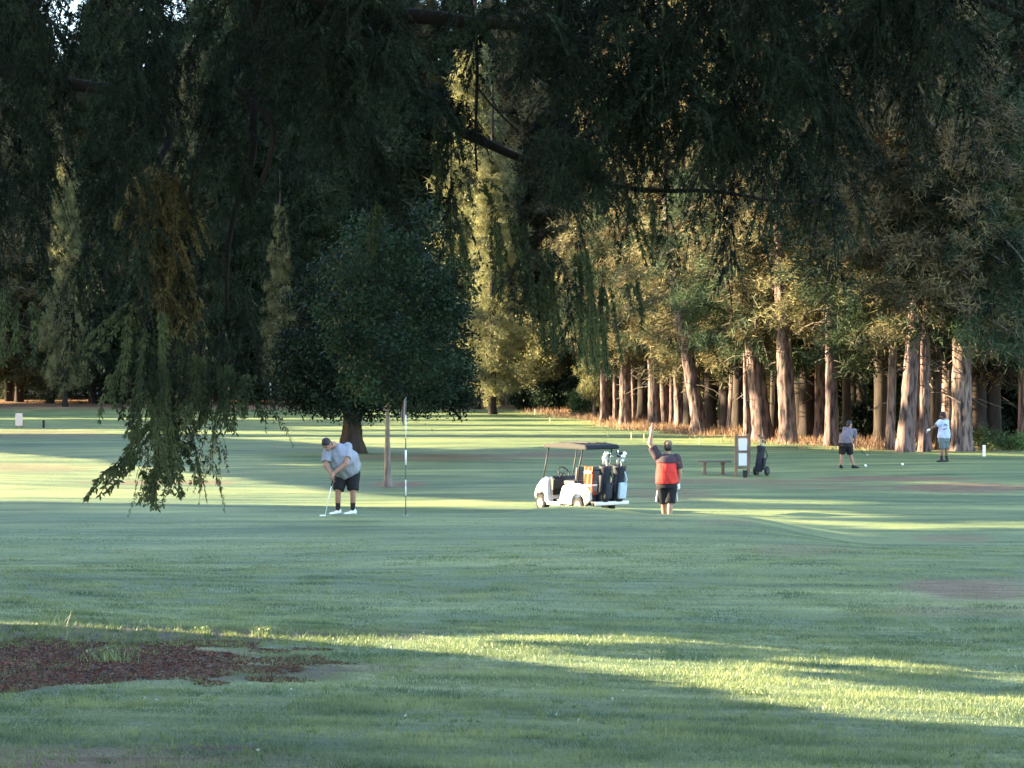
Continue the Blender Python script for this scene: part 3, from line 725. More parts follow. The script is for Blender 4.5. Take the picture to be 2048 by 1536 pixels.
# ------------------------------------------------------------------ unseen leaf screens added left of the view, cut to cast the shadows
def shade_screen(name, X0, d0, d1, z1, cell, seed, label, thick, nq, size):
    g = np.random.default_rng(seed)
    ys = np.arange(d0, d1, cell); zs = np.arange(.2, z1, cell)
    Y, Z = np.meshgrid(ys, zs, indexing='ij')
    Y = Y + g.uniform(-.5, .5, Y.shape) * cell; Z = Z + g.uniform(-.5, .5, Y.shape) * cell
    xh = (Z - .2) / TAN * CFW - X0
    for _ in range(5):
        yh = Y - (xh + X0) * TFW; xh = (Z - zg(xh, yh)) / TAN * CFW - X0
    yh = Y - (xh + X0) * TFW
    lit = lit_ray(xh, yh)
    if name == 'mid': lit = lit | (yh > 112)
    if name == 'far': lit = lit | (yh <= 112)
    if name == 'near':
        lit = lit | (xh < -8) & (yh > 18) | (yh > 20.5)
        lit = np.where(xh > 6.2, fnoise(Y, Z, .8, 3) > .62, lit)
    else:
        lit = lit | ((yh > 11.0) & (yh < 19.5) & (xh < 9))        # decided by the near screen
    ok = ~lit & (xh > -X0)
    Y, Z = Y[ok], Z[ok]
    Y = np.repeat(Y, nq); Z = np.repeat(Z, nq); n = len(Y)
    off = g.uniform(-thick, thick, n)
    c = np.stack([-X0 + off, Y - off * TFW + g.normal(size=n) * cell * .2, Z - off * TAN / CFW], 1)
    # tuft = a crossed diamond facing roughly the sun
    nrm = np.array([-math.cos(R(SUN_EL)), .17, math.sin(R(SUN_EL))]) + g.normal(size=(n, 3)) * .25
    a = np.cross(nrm, rdir(n, g)); a /= np.linalg.norm(a, axis=1, keepdims=True)
    b = np.cross(nrm, a); b /= np.linalg.norm(b, axis=1, keepdims=True)
    s = size * g.uniform(.8, 1.2, n)[:, None]
    p0, p1, p2, p3 = c - a * s * .5, c + b * s * .5, c + a * s * .5, c - b * s * .5
    T = [np.stack([p0, p1, p2], 1), np.stack([p0, p2, p3], 1)]
    k = int((d1 - d0) / 6)
    ty = np.linspace(d0 + 2, d1 - 2, max(k, 2)); tx = np.full(len(ty), -X0)
    base = np.stack([tx, ty, zg(tx, ty) - .2], 1); top = base + (0, 0, z1 * .5)
    # trunks only where they do not cross a sunlit gap
    keepm = [not lit_ray(((np.linspace(.5, z1 * .5, 30) - .2) / TAN * CFW - X0), yy - (np.linspace(.5, z1 * .5, 30) - .2) / TAN * CFW * TFW).any() for yy in ty]
    if any(keepm): T.append(stick_tris(base[keepm], top[keepm], .25))
    T = np.concatenate(T)
    print(name, len(T))
    o = link('shade_screen', tri_mesh('shade_screen', T), M_caster); tag(o, label, 'wood', kind='stuff')
shade_screen('near', 9.5, 9, 25, 6.2, .09, 1, 'unseen low leaf screen added just left of the view to shade the foreground', .5, 4, .18)
shade_screen('mid', 42, 0, 142, 38, .30, 2, 'unseen leaf screen left of the fairway, shaped to cast shade over the course', 1.6, 4, .62)
shade_screen('far', 82, 120, 262, 66, .6, 3, 'unseen distant leaf screen, shaped to shade the far fairway', 2.0, 4, 1.05)

# ------------------------------------------------------------------ near cedar with drooping boughs
def bough_mesh(name, seed, L, twigs, mats, drop=.75, spr=.052, dens=.0125, spread=(.3, .8)):
    g = np.random.default_rng(seed); T = []; W = []
    s = np.linspace(0, 1, 12); ph = g.uniform(0, 6)
    stem = np.stack([L * (.55 * s ** .8) * (1 - drop * .6), .05 * L * np.sin(s * 4 + ph), -L * drop * (.25 * s + .75 * s ** 1.8)], 1)
    W.append(stick_tris(stem[:-1], stem[1:], np.linspace(.011, .004, 11)))
    for i in range(twigs):
        t = (i + g.random()) / twigs; p = np.array([np.interp(t, s, stem[:, k]) for k in range(3)])
        az = g.uniform(0, 2 * np.pi); l = g.uniform(.22, .62) * (1.15 - .55 * t) * L / 1.6
        h = g.uniform(*spread); u = np.linspace(0, 1, 8)
        tw = p + np.stack([np.cos(az) * l * h * u ** .8, np.sin(az) * l * h * u ** .8, -l * (.15 * u + .85 * u ** 1.5)], 1)
        W.append(stick_tris(tw[:-1], tw[1:], .0028))
        n = max(6, int(l / dens)); uu = np.sort(g.uniform(.02, 1, n)); c = np.stack([np.interp(uu, u, tw[:, k]) for k in range(3)], 1)
        tan = np.gradient(tw, axis=0); tn = np.stack([np.interp(uu, u, tan[:, k]) for k in range(3)], 1); tn /= np.linalg.norm(tn, axis=1, keepdims=True)
        for sgn in (-1, 1):
            side = np.cross(tn, np.tile([[np.sin(az * 3), np.cos(az * 3), .3]], (n, 1))); side /= np.linalg.norm(side, axis=1, keepdims=True) + 1e-9
            dr = tn * .75 + sgn * side * .7 + g.normal(size=(n, 3)) * .22 + (0, 0, -.25); dr /= np.linalg.norm(dr, axis=1, keepdims=True)
            ln = spr * g.uniform(.55, 1.2, n) * (1.1 - .4 * uu); w = np.cross(dr, side + g.normal(size=(n, 3)) * .5); w /= np.linalg.norm(w, axis=1, keepdims=True) + 1e-9
            w = w * (ln * .14)[:, None]; mid = c + dr * (ln * .45)[:, None]; tip = c + dr * ln[:, None]
            T.append(np.stack([c, mid + w, tip], 1)); T.append(np.stack([c, tip, mid - w], 1))
    T = np.concatenate(T); W = np.concatenate(W)
    me = tri_mesh(name, np.concatenate([T, W]), np.r_[np.zeros(len(T)), np.ones(len(W))])
    for m in mats: me.materials.append(m)
    return me
def limb_obj(pts, parent, seg=8):
    bm = bmesh.new(); P = []; Rr = []
    for (px, py, d, r) in pts: P.append(Vector((PX(px, d), d, PZ(py, d)))); Rr.append(r)
    # smooth subdivision
    Q = []; RR = []
    for i in range(len(P) - 1):
        p0, p1, p2, p3 = P[max(i - 1, 0)], P[i], P[i + 1], P[min(i + 2, len(P) - 1)]
        for k in range(5):
            t = k / 5
            Q.append(.5 * ((2 * p1) + (p2 - p0) * t + (2 * p0 - 5 * p1 + 4 * p2 - p3) * t * t + (3 * p1 - p0 - 3 * p2 + p3) * t ** 3)); RR.append(Rr[i] * (1 - t) + Rr[i + 1] * t)
    Q.append(P[-1]); RR.append(Rr[-1])
    Q = [q + Vector((mnoise.noise(q * 2), mnoise.noise(q * 2 + Vector((5, 0, 0))), mnoise.noise(q * 2 + Vector((0, 9, 0))))) * .05 for q in Q]
    b_tube(bm, Q, RR, seg)
    o = link('limb', bm_mesh('limb', bm, True), M_cedarbark, None)
    o.parent = parent; o.matrix_parent_inverse = Matrix.Translation(parent.location).inverted()
    return o
cx, cd = -7.6, 13.0
cedar = thing('cedar_tree', 'large near cedar whose dark drooping boughs hang over the top and left of the view', 'tree', (cx, cd, G(cx, cd)))
link('trunk', trunk_mesh('trunk', 700, 15, .5, (.02, 0), seg=20, rings=26, taper=.5), M_cedarbark, cedar)
for pts in [
    [(-1180, -500, 13, .16), (-300, -260, 12.4, .12), (400, -110, 12, .09), (720, 20, 12, .055), (900, 46, 12, .045), (1060, 62, 12, .030), (1400, 120, 12.9, .014), (1900, 130, 13.2, .008)],
    [(-1180, -900, 13.6, .16), (-100, -420, 13.6, .12), (500, -120, 13.4, .06), (860, 200, 12.6, .032), (930, 262, 12.3, .036), (1040, 312, 12.6, .026), (1230, 372, 13, .018), (1420, 385, 13, .014), (1650, 405, 13.2, .01)],
    [(500, -120, 11.5, .06), (520, 120, 12, .030), (505, 260, 12, .026), (480, 400, 12, .018), (450, 620, 12, .010)],
    [(470, 170, 11, .02), (540, 260, 11, .018), (500, 420, 11, .010)],
    [(-1180, -100, 13, .12), (-400, 60, 12, .08), (100, 160, 13, .05), (330, 240, 12.6, .03), (300, 400, 12, .016), (330, 700, 10.9, .010), (300, 900, 10.8, .005)],
    [(948, -40, 11.6, .012), (952, 110, 11.6, .011), (958, 230, 11.6, .009), (956, 345, 11.6, .006)],
    [(1500, -200, 12.5, .05), (1900, -20, 12.6, .03), (2150, 60, 12.6, .02)],
    [(950, 170, 11.6, .007), (985, 215, 11.6, .006), (1030, 260, 11.6, .004)],
]: limb_obj(pts, cedar)
BOUGH = [bough_mesh('bough', 800 + k, 1.6, 40, (M_cedar, M_cedarbark), drop=(.8, .9, .7, .95)[k]) for k in range(4)]
BWIDE = [bough_mesh('bough', 820 + k, 1.7, 46, (M_cedar, M_cedarbark), drop=(.45, .6, .35)[k], spr=.062, spread=(.7, 1.25)) for k in range(3)]
BDRY = bough_mesh('bough', 810, 1.6, 46, (M_cedardrysun, M_cedarbark), drop=.92, spr=.09)
fringe = [(-200, 660), (0, 650), (100, 660), (190, 690), (240, 840), (290, 990), (380, 990), (420, 850), (520, 830), (560, 620), (620, 470), (700, 400), (760, 430), (850, 560), (900, 420), (935, 340),
          (990, 350), (1040, 380), (1060, 620), (1100, 700), (1200, 740), (1250, 600), (1280, 410), (1340, 480), (1400, 520), (1500, 430), (1650, 420), (1740, 310), (1900, 240), (1990, 110), (2080, 80), (2300, 60)]
gaps = [(1190, 20, 40, 40), (1190, 560, 60, 60), (870, 150, 90, 110), (980, 170, 60, 120), (1000, 410, 85, 85), (1270, 440, 95, 90), (350, 40, 18, 25), (120, 400, 60, 60), (520, 300, 45, 45), (560, 480, 60, 50), (2010, 125, 45, 60), (775, 100, 40, 60), (1700, 300, 40, 60)]
g = random.Random(77); nb = 0
def put_bough(px, py, d, s, mesh=None, az=None):
    global nb
    o = link('bough', mesh or g.choice(BOUGH)); nb += 1
    o.parent = cedar; o.matrix_parent_inverse = Matrix.Translation(cedar.location).inverted()
    o.location = (PX(px, d), d, PZ(py, d)); o.scale = (s, s, s); o.rotation_euler = (0, g.uniform(-.15, .15), g.uniform(0, 6.28) if az is None else az)
for px in np.arange(-120, 2160, 47):
    fr = float(np.interp(px, *zip(*fringe)))
    y = -330 + g.uniform(0, 80)
    while True:
        s = g.uniform(.42, .78); d = g.uniform(10.2, 14.0); ln = 1.42 * s * F / d
        if y + ln > fr + g.uniform(-20, 40):
            y2 = fr - ln
            if y2 > y - 130 and nb < 255: y = y2
            else: break
            last = True
        else: last = False
        qx = px + g.uniform(-30, 30)
        hit = any(rx > 0 and abs(qx - gx) < rx + 28 and y < gy + ry and y + ln > gy - ry * .6 for gx, gy, rx, ry in gaps)
        if hit and g.random() < .93:
            y += 60
        else:
            if nb < 268: put_bough(qx, y + (60 if px > 560 else 0), d, s * (1.1 if px > 560 else 1), g.choice(BWIDE) if px > 560 and g.random() < .75 and y + ln < fr - 60 else None)
            y += ln * .42
        if last or y > fr: break
for (px, py, s) in [(620, -60, .6), (700, -40, .6), (780, -30, .6), (830, 60, .5), (700, 80, .6), (600, 60, .6), (1010, 20, .5), (1100, 250, .5), (1180, 280, .45), (80, 40, .6)] + [(1090 + 62 * i, 20 + 60 * (i % 3), .52) for i in range(10)] + [(1340 + 70 * i, 210 + 30 * (i % 2), .42) for i in range(5)] + [(1120, 330, .4), (1060, 560 - 60, .3)]:
    if nb < 296: put_bough(px, py, 10.4, s, g.choice(BWIDE))
for (px, py, s) in [(300, 330, .62), (270, 340, .55), (340, 350, .55), (360, 380, .5)]:
    if nb < 300: put_bough(px, py, 10.8, s, BDRY)
print('boughs', nb)
M_shootsun = material('cedar_shoot_sunlit', (.085, .105, .045), (.016, .026, .014), rough=.6, scale=2.6, detail=4, transl=.3, spec=.1)  # paler than the cedar foliage, sunlight on the tips put into the colour
# thin hanging shoots that reach down in front of the fairway
def shoots(pts, seed, spr=.037, name='hanging_shoot', d=10.6):
    g = np.random.default_rng(seed); T = []; W = []
    for (x0, y0, x1, y1, n) in pts:
        for i in range(n):
            a = np.array([PX(x0 + g.uniform(-14, 14), d), d + g.uniform(-.3, .3), PZ(y0, d)]); b = np.array([PX(x1 + g.uniform(-24, 24), d), d + g.uniform(-.3, .3), PZ(y1 + g.uniform(-25, 12), d)])
            u = np.linspace(0, 1, 9)[:, None]; mid = (a + b) / 2 + np.array([0, 0, .06]) + g.normal(size=3) * .03
            tw = a * (1 - u) ** 2 + 2 * mid * u * (1 - u) + b * u ** 2
            W.append(stick_tris(tw[:-1], tw[1:], .003))
            l = np.linalg.norm(b - a); k = max(8, int(l / .0095)); uu = g.uniform(.1, 1, k)
            c = np.stack([np.interp(uu, u[:, 0], tw[:, j]) for j in range(3)], 1); dr0 = (b - a) / l
            for sg in (-1, 1):
                dr = dr0 * .8 + np.array([sg * .7, 0, -.3]) * g.uniform(.4, 1, (k, 1)) + g.normal(size=(k, 3)) * .25; dr /= np.linalg.norm(dr, axis=1, keepdims=True)
                ln = spr * g.uniform(.5, 1.2, k)
                w = np.cross(dr, g.normal(size=(k, 3)) * (.4, .4, .4) + (0, 1, 0)); w /= np.linalg.norm(w, axis=1, keepdims=True); w = w * (ln * .17)[:, None]
                m_ = c + dr * (ln * .5)[:, None]; tp = c + dr * ln[:, None]
                T.append(np.stack([c, m_ + w, tp], 1)); T.append(np.stack([c, tp, m_ - w], 1))
    T = np.concatenate(T); W = np.concatenate(W); me = tri_mesh(name, np.concatenate([T, W]), np.r_[np.zeros(len(T)), np.ones(len(W))])
    me.materials.append(M_shootsun); me.materials.append(M_cedarbark)
    o = link(name, me); o.parent = cedar; o.matrix_parent_inverse = Matrix.Translation(cedar.location).inverted()
shoots([(300, 760, 330, 950, 7), (330, 850, 345, 985, 6), (300, 840, 235, 960, 6), (290, 900, 200, 985, 4), (330, 900, 280, 1010, 5), (350, 880, 390, 960, 5), (300, 930, 320, 1015, 4), (250, 930, 175, 985, 2)], 1)
shoots([(270, 620, 245, 800, 7), (300, 640, 290, 860, 7), (240, 740, 240, 830, 4), (340, 600, 330, 900, 8)], 2)
shoots([(400, 700, 400, 860, 7), (450, 720, 455, 870, 7), (480, 760, 510, 830, 5), (490, 740, 480, 850, 5), (420, 760, 380, 850, 5)], 3)
shoots([(270, 600, 205, 705, 4), (280, 610, 250, 690, 4), (0, 560, -5, 740, 4), (45, 600, 40, 720, 4), (80, 600, 78, 720, 3)], 4)
shoots([(1040, 420, 1060, 640, 5), (1090, 480, 1110, 700, 7), (1160, 480, 1180, 730, 8), (1210, 560, 1225, 740, 5), (1260, 560, 1275, 650, 4), (960, 360, 1010, 430, 3), (1235, 380, 1290, 520, 3), (985, 430, 1005, 600, 6), (1030, 440, 1045, 560, 4), (900, 380, 915, 520, 5), (870, 240, 880, 420, 5), (930, 230, 925, 300, 3), (1290, 390, 1300, 500, 3), (760, 400, 750, 520, 3), (930, 480, 940, 600, 4)], 5, d=12.2)

# ------------------------------------------------------------------ figures
def V3(*a): return Vector(a)
def p_cap(bm, a, b, r0, r1, seg=14):
    a, b = Vector(a), Vector(b); t = (b - a).normalized() if (b - a).length > 1e-6 else Vector((0, 0, 1))
    pts = []; rad = []
    for k in range(5):
        an = math.pi / 2 * k / 4; pts.append(a - t * r0 * math.cos(an)); rad.append(max(r0 * math.sin(an), r0 * .08))
    for k in range(5):
        an = math.pi / 2 * k / 4; pts.append(b + t * r1 * math.sin(an)); rad.append(max(r1 * math.cos(an), r1 * .08))
    b_tube(bm, pts, rad, seg)
def p_cone(bm, a, b, r0, r1, seg=18): b_tube(bm, [Vector(a), Vector(b)], [r0, r1], seg)
def p_ell(bm, c, r, rot=None):
    q = bmesh.ops.create_icosphere(bm, subdivisions=3, radius=1)
    M = Matrix.Translation(c) @ (rot.to_4x4() if rot else Matrix.Identity(4)) @ Matrix.Diagonal((*r, 1))
    bmesh.ops.transform(bm, matrix=M, verts=q['verts'])
def p_loft(bm, secs, side, seg=22):
    """secs: (center, rx along side, ry across)"""
    side = Vector(side).normalized(); rings = []
    cs = [Vector(s[0]) for s in secs]
    for i, (c, rx, ry) in enumerate(secs):
        c = Vector(c); t = (cs[min(i + 1, len(cs) - 1)] - cs[max(i - 1, 0)]).normalized()
        sd = (side - t * side.dot(t)).normalized(); ac = t.cross(sd)
        rings.append([bm.verts.new(c + sd * rx * math.cos(2 * math.pi * k / seg) + ac * ry * math.sin(2 * math.pi * k / seg)) for k in range(seg)])
    for a, b in zip(rings[:-1], rings[1:]):
        for k in range(seg): bm.faces.new((a[k], a[(k + 1) % seg], b[(k + 1) % seg], b[k]))
    bm.faces.new(list(reversed(rings[0]))); bm.faces.new(rings[-1])
def blend(name, build, mat, parent, voxel=.012, smooth=4, wrinkle=0.0):
    bm = bmesh.new(); build(bm); bmesh.ops.recalc_face_normals(bm, faces=bm.faces[:])
    me = bm_mesh(name + '_src', bm)
    o = bpy.data.objects.new('tmp', me); COL.objects.link(o)
    m = o.modifiers.new('r', 'REMESH'); m.mode = 'VOXEL'; m.voxel_size = voxel; m.use_smooth_shade = True
    if smooth: sm = o.modifiers.new('s', 'SMOOTH'); sm.iterations = smooth; sm.factor = .5
    dg = bpy.context.evaluated_depsgraph_get(); me2 = bpy.data.meshes.new_from_object(o.evaluated_get(dg)); me2.name = name
    bpy.data.objects.remove(o); bpy.data.meshes.remove(me)
    if wrinkle:
        n = len(me2.vertices); co = np.empty(n * 3, np.float32); no = np.empty(n * 3, np.float32)
        me2.vertices.foreach_get('co', co); me2.vertices.foreach_get('normal', no); co = co.reshape(-1, 3); no = no.reshape(-1, 3)
        w = np.sin(co[:, 2] * 22 + 5 * np.sin(co[:, 0] * 7) + 3 * np.sin(co[:, 1] * 9)) * .7 + np.sin(co[:, 0] * 41 + co[:, 2] * 17) * .4
        co = co + no * (w * wrinkle)[:, None]; me2.vertices.foreach_set('co', co.ravel()); me2.update()
    me2.polygons.foreach_set('use_smooth', np.ones(len(me2.polygons), dtype=bool))
    while len(me2.materials): me2.materials.pop()
    return link(name, me2, mat, parent)

def plain(name, col, rough=.8, v=.85, scale=20, bump=0.1, spec=.3, metal=0): return material(name, col, tuple(c * v for c in col), rough=rough, scale=scale, bump=bump, spec=spec, metal=metal)
M_skin = plain('skin', (.32, .17, .12), .55); M_skindark = plain('dark_skin', (.16, .085, .06), .55)
M_hair = plain('dark_hair', (.020, .016, .018), .6); M_black = plain('black_cloth', (.010, .010, .014), .85); M_white = plain('white_paint', (.80, .79, .78), .35, .95)
M_shoe = plain('white_shoe', (.72, .74, .76), .5); M_blackrub = plain('black_rubber', (.018, .018, .02), .7); M_grey = plain('grey_polo', (.25, .26, .31), .85)
M_red = plain('red_cloth', (.62, .040, .032), .8); M_char = plain('charcoal_cloth', (.055, .035, .045), .85); M_lav = plain('grey_lavender_tee', (.15, .13, .16), .85)
M_wtee = plain('white_tee', (.42, .48, .66), .85); M_teal = plain('grey_teal_shorts', (.11, .145, .16), .85); M_steel = plain('steel', (.30, .31, .33), .4, .95, metal=.9)
M_khaki = plain('khaki_cap', (.20, .13, .08), .8); M_sock = plain('black_sock', (.02, .018, .018), .85); M_glove = plain('white_glove', (.80, .80, .78), .6)

def hand(bm, wrist, direction, palm_n, curl=.5, L=.18, thumb=1):
    """palm plus four unequal bent fingers and a side thumb"""
    w = Vector(wrist); d = Vector(direction).normalized(); nrm = Vector(palm_n); nrm = (nrm - d * nrm.dot(d)).normalized(); s = d.cross(nrm)
    p_loft(bm, [(w, .026, .020), (w + d * L * .25, .038, .018), (w + d * L * .5, .042, .015)], s)
    for k, (o, ln) in enumerate(((-.031, .36), (-.011, .43), (.010, .46), (.030, .41))):
        a = w + d * L * .47 + s * o; l = L * ln
        d1 = (d + nrm * curl * .5).normalized(); d2 = (d + nrm * curl * 1.6).normalized()
        b = a + d1 * l * .5; c = b + d2 * l * .5
        p_cap(bm, a, b, .0095, .009, 8); p_cap(bm, b, c, .009, .0075, 8)
    a = w + d * L * .12 + s * .028 * thumb; b = a + (d * .7 + s * .75 * thumb + nrm * .3).normalized() * L * .24; c = b + (d + s * .15 * thumb + nrm * .5).normalized() * L * .2
    p_cap(bm, a, b, .013, .011, 8); p_cap(bm, b, c, .011, .008, 8)

def person(label, loc, J, M, bulk=1.0, voxel=.011, hair='hair', glove=None, group='golfers on the course'):
    """J: joints in metres from the ground point between the feet, x to the right of the picture, y away, z up"""
    t = thing('person', label, 'person', loc, 0, group)
    j = {k: Vector(v) for k, v in J.items() if not isinstance(v, float)}
    b = bulk; side = (j['shR'] - j['shL']).normalized(); face = j['face'].normalized(); upv = (j['head'] - j['neck']).normalized()
    fx = face.cross(upv).normalized(); hup = fx.cross(face).normalized()
    rot = Matrix((fx, face, hup)).transposed()
    sh = (j['shL'] + j['shR']) / 2; hip = (j['hipL'] + j['hipR']) / 2
    W = (j['shR'] - j['shL']).length / 2
    mid = j.get('belly', (sh + hip) / 2)
    HR = (j['hipR'] - j['hipL']).length / 2
    def head_local(x, y, z): return j['head'] + rot @ Vector((x, y, z))
    def build(bm):
        p_ell(bm, j['head'], (.077, .097, .118), rot); p_ell(bm, head_local(0, .03, -.06), (.058, .062, .062), rot)
        p_cap(bm, head_local(0, .095, .0), head_local(0, .115, -.025), .009, .016, 8)     # nose
        for s in (-1, 1):
            p_ell(bm, head_local(.08 * s, -.005, -.01), (.012, .022, .034), rot)            # ears
        p_cap(bm, head_local(-.02, .092, -.062), head_local(.02, .092, -.062), .009, .009, 8)  # mouth
        p_cap(bm, j['neck'], head_local(0, -.02, -.06), .062, .055)
        p_cap(bm, j['shL'], j['shR'], .068, .068); p_cap(bm, j['neck'], sh, .068, .072)
        p_loft(bm, [(sh, W * .85, .085 * b), (mid, (.145 if b < 1.2 else .16) * b, .11 * b), (hip, HR + .08, .11 * b)], side)
        for q in 'LR':
            p_cap(bm, j['sh' + q], j['el' + q], .052 * min(b, 1.2), .044 * min(b, 1.2)); p_cap(bm, j['el' + q], j['wr' + q], .045 * min(b, 1.2), .030)
            p_cap(bm, j['hip' + q], j['kn' + q], .088 * min(b, 1.2), .060); p_cap(bm, j['kn' + q], j['kn' + q].lerp(j['an' + q], .35), .058, .060); p_cap(bm, j['kn' + q].lerp(j['an' + q], .35), j['an' + q], .060, .037)
            d = (j['hd' + q] - j['wr' + q]); hand(bm, j['wr' + q], d, j.get('palm' + q, face), J.get('curl' + q, .6), max(d.length * 1.05, .17), 1 if q == 'L' else -1)
            f = j['foot' + q].normalized(); p_cap(bm, j['an' + q] + Vector((0, 0, -.03)), j['an' + q] + f * .14 + Vector((0, 0, -.05)), .035, .03)
    blend('body', build, M['skin'], t, voxel, 3)
    def shirt(bm):
        p_loft(bm, [(sh + (j['neck'] - sh) * .75, .085, .08), (sh + (j['neck'] - sh) * .15, W * .8, .115 * b), (sh - (sh - mid) * .18, W * 1.05, .145 * b), (mid, (.19 if b < 1.2 else .215) * b, .175 * b), (hip + (mid - hip) * .35, HR + .125 * b, .17 * b), (hip + Vector((0, 0, .02)), HR + .13 * b, .165 * b)], side)
        for q in 'LR':
            e = j['sh' + q].lerp(j['el' + q], .72); p_cap(bm, j['sh' + q], j['sh' + q].lerp(e, .3), .088 * min(b, 1.15), .085 * min(b, 1.15)); p_cone(bm, j['sh' + q], e, .085 * min(b, 1.2), .078 * min(b, 1.2))
    blend('shirt', shirt, M['shirt'], t, voxel, 2, .008)
    def shorts(bm):
        p_loft(bm, [(hip + Vector((0, 0, .05)), HR + .095 * b, .145 * b), (hip - Vector((0, 0, .08)), HR + .11 * b, .155 * b), (hip - Vector((0, 0, .14)), HR + .10, .12)], side)
        for q in 'LR': p_cone(bm, j['hip' + q] + Vector((0, 0, -.02)), j['hip' + q].lerp(j['kn' + q], .97), .118 * min(b, 1.25), .095 * min(b, 1.2))
    blend('shorts', shorts, M['shorts'], t, voxel, 2, .003)
    if 'socks' in M:
        for q in 'LR':
            blend('sock', lambda bm: p_cap(bm, j['kn' + q].lerp(j['an' + q], M.get('sockh', .6)), j['an' + q], .052, .044), M['socks'], t, voxel, 1)
    for q in 'LR':
        f = j['foot' + q].normalized(); a = j['an' + q]; s_ = f.cross(Vector((0, 0, 1)))
        def shoe(bm):
            p_cap(bm, a + Vector((0, 0, -.015)) - f * .02, a - f * .035 + Vector((0, 0, -.045)), .048, .044)
            p_loft(bm, [(a - f * .07 + Vector((0, 0, -.055)), .038, .035), (a + f * .03 + Vector((0, 0, -.045)), .046, .045), (a + f * .13 + Vector((0, 0, -.062)), .052, .030), (a + f * .20 + Vector((0, 0, -.068)), .034, .020)], s_)
        so = blend('shoe', shoe, M['shoes'], t, .009, 2)
    if hair == 'hair':
        def hb(bm):
            p_ell(bm, head_local(0, -.016, .032), (.086, .103, .107), rot); p_ell(bm, head_local(0, -.05, -.03), (.076, .06, .085), rot)
        def ob(bm): hb(bm)
        blend('hair', ob, M['hair'], t, .010, 2)
    elif hair == 'cap':
        blend('hair', lambda bm: p_ell(bm, head_local(0, -.035, -.02), (.084, .075, .095), rot), M['hair'], t, .010, 2)
        def cp(bm):
            p_ell(bm, head_local(0, -.005, .055), (.090, .107, .082), rot); p_loft(bm, [(head_local(0, .06, .05), .075, .008), (head_local(0, .17, .035), .055, .006)], fx)
        blend('cap', cp, M['cap'], t, .009, 2)
    bm = bmesh.new()
    for s in (-1, 1): p_ell(bm, head_local(.032 * s, .088, .012), (.013, .008, .007), rot)
    link('eyes', bm_mesh('eyes', bm, True), M_hair, t)
    if glove:
        q = glove; blend('glove', lambda bm: (hand(bm, j['wr' + q] - (j['hd' + q] - j['wr' + q]).normalized() * .02, j['hd' + q] - j['wr' + q], j.get('palm' + q, face), .7, max((j['hd' + q] - j['wr' + q]).length * 1.1, .19), 1 if q == 'L' else -1), p_cap(bm, j['wr' + q], j['wr' + q].lerp(j['hd' + q], .55), .036, .040)), M_glove, t, .008, 1)
    return t, j, rot

# 1 putting man
d = 37.0; px0 = 686; base = V3(PX(px0, d), d, G(PX(px0, d), d))
J = dict(head=(-.27, -.43, 1.385), neck=(-.16, -.27, 1.38), face=(-.30, -.62, -.72), shL=(-.28, -.26, 1.22), shR=(.10, -.15, 1.325), elL=(-.30, -.36, .98), elR=(.10, -.42, 1.02),
         wrL=(-.16, -.50, .80), wrR=(-.13, -.50, .84), hdL=(-.145, -.54, .68), hdR=(-.15, -.56, .73), palmL=(1, .3, 0), palmR=(-1, .3, 0), belly=(.03, -.15, 1.08),
         hipL=(-.02, .06, .86), hipR=(.19, .04, .87), knL=(-.09, -.06, .47), knR=(.20, -.04, .47), anL=(-.10, .02, .10), anR=(.19, .02, .10), footL=(-.7, -.6, 0), footR=(-.8, -.5, 0))
man1, j1, r1 = person('heavy man in a grey polo and black shorts bent over a putter on the green', base, J,
    dict(skin=M_skin, shirt=M_grey, shorts=M_black, socks=M_sock, shoes=M_shoe, hair=M_hair, sockh=.62), bulk=1.38)
def club(label, a, bpt, head_kind, parentloc, grip=.28, dirx=(-1, 0, 0), shaft=None, group=None):
    t = thing('putter' if head_kind == 'putter' else 'golf_club', label, 'golf club', parentloc, 0, group)
    a, bpt = Vector(a), Vector(bpt); L = (bpt - a); bm = bmesh.new(); b_tube(bm, [a, bpt], [.009, .0065], 8); link('shaft', bm_mesh('shaft', bm, True), shaft or M_steel, t)
    bm = bmesh.new(); b_tube(bm, [a - L.normalized() * .02, a + L.normalized() * grip], [.015, .012], 8); link('grip', bm_mesh('grip', bm, True), M_blackrub, t)
    bm = bmesh.new(); dx = Vector(dirx).normalized()
    b_box(bm, bpt + dx * .045 + Vector((0, 0, .004)), (.11 if head_kind == 'putter' else .09, .03 if head_kind == 'putter' else .07, .028 if head_kind == 'putter' else .045), Matrix.Rotation(math.atan2(dx.y, dx.x), 3, 'Z'), .006)
    link('head', bm_mesh('head', bm, True), M_white if head_kind == 'putter' else M_steel, t)
    return t
club('white shafted putter held by the bent man on the green', (-.12, -.50, .86), (-.29, -.62, .03), 'putter', base, dirx=(-1, -.25, 0), shaft=M_white)

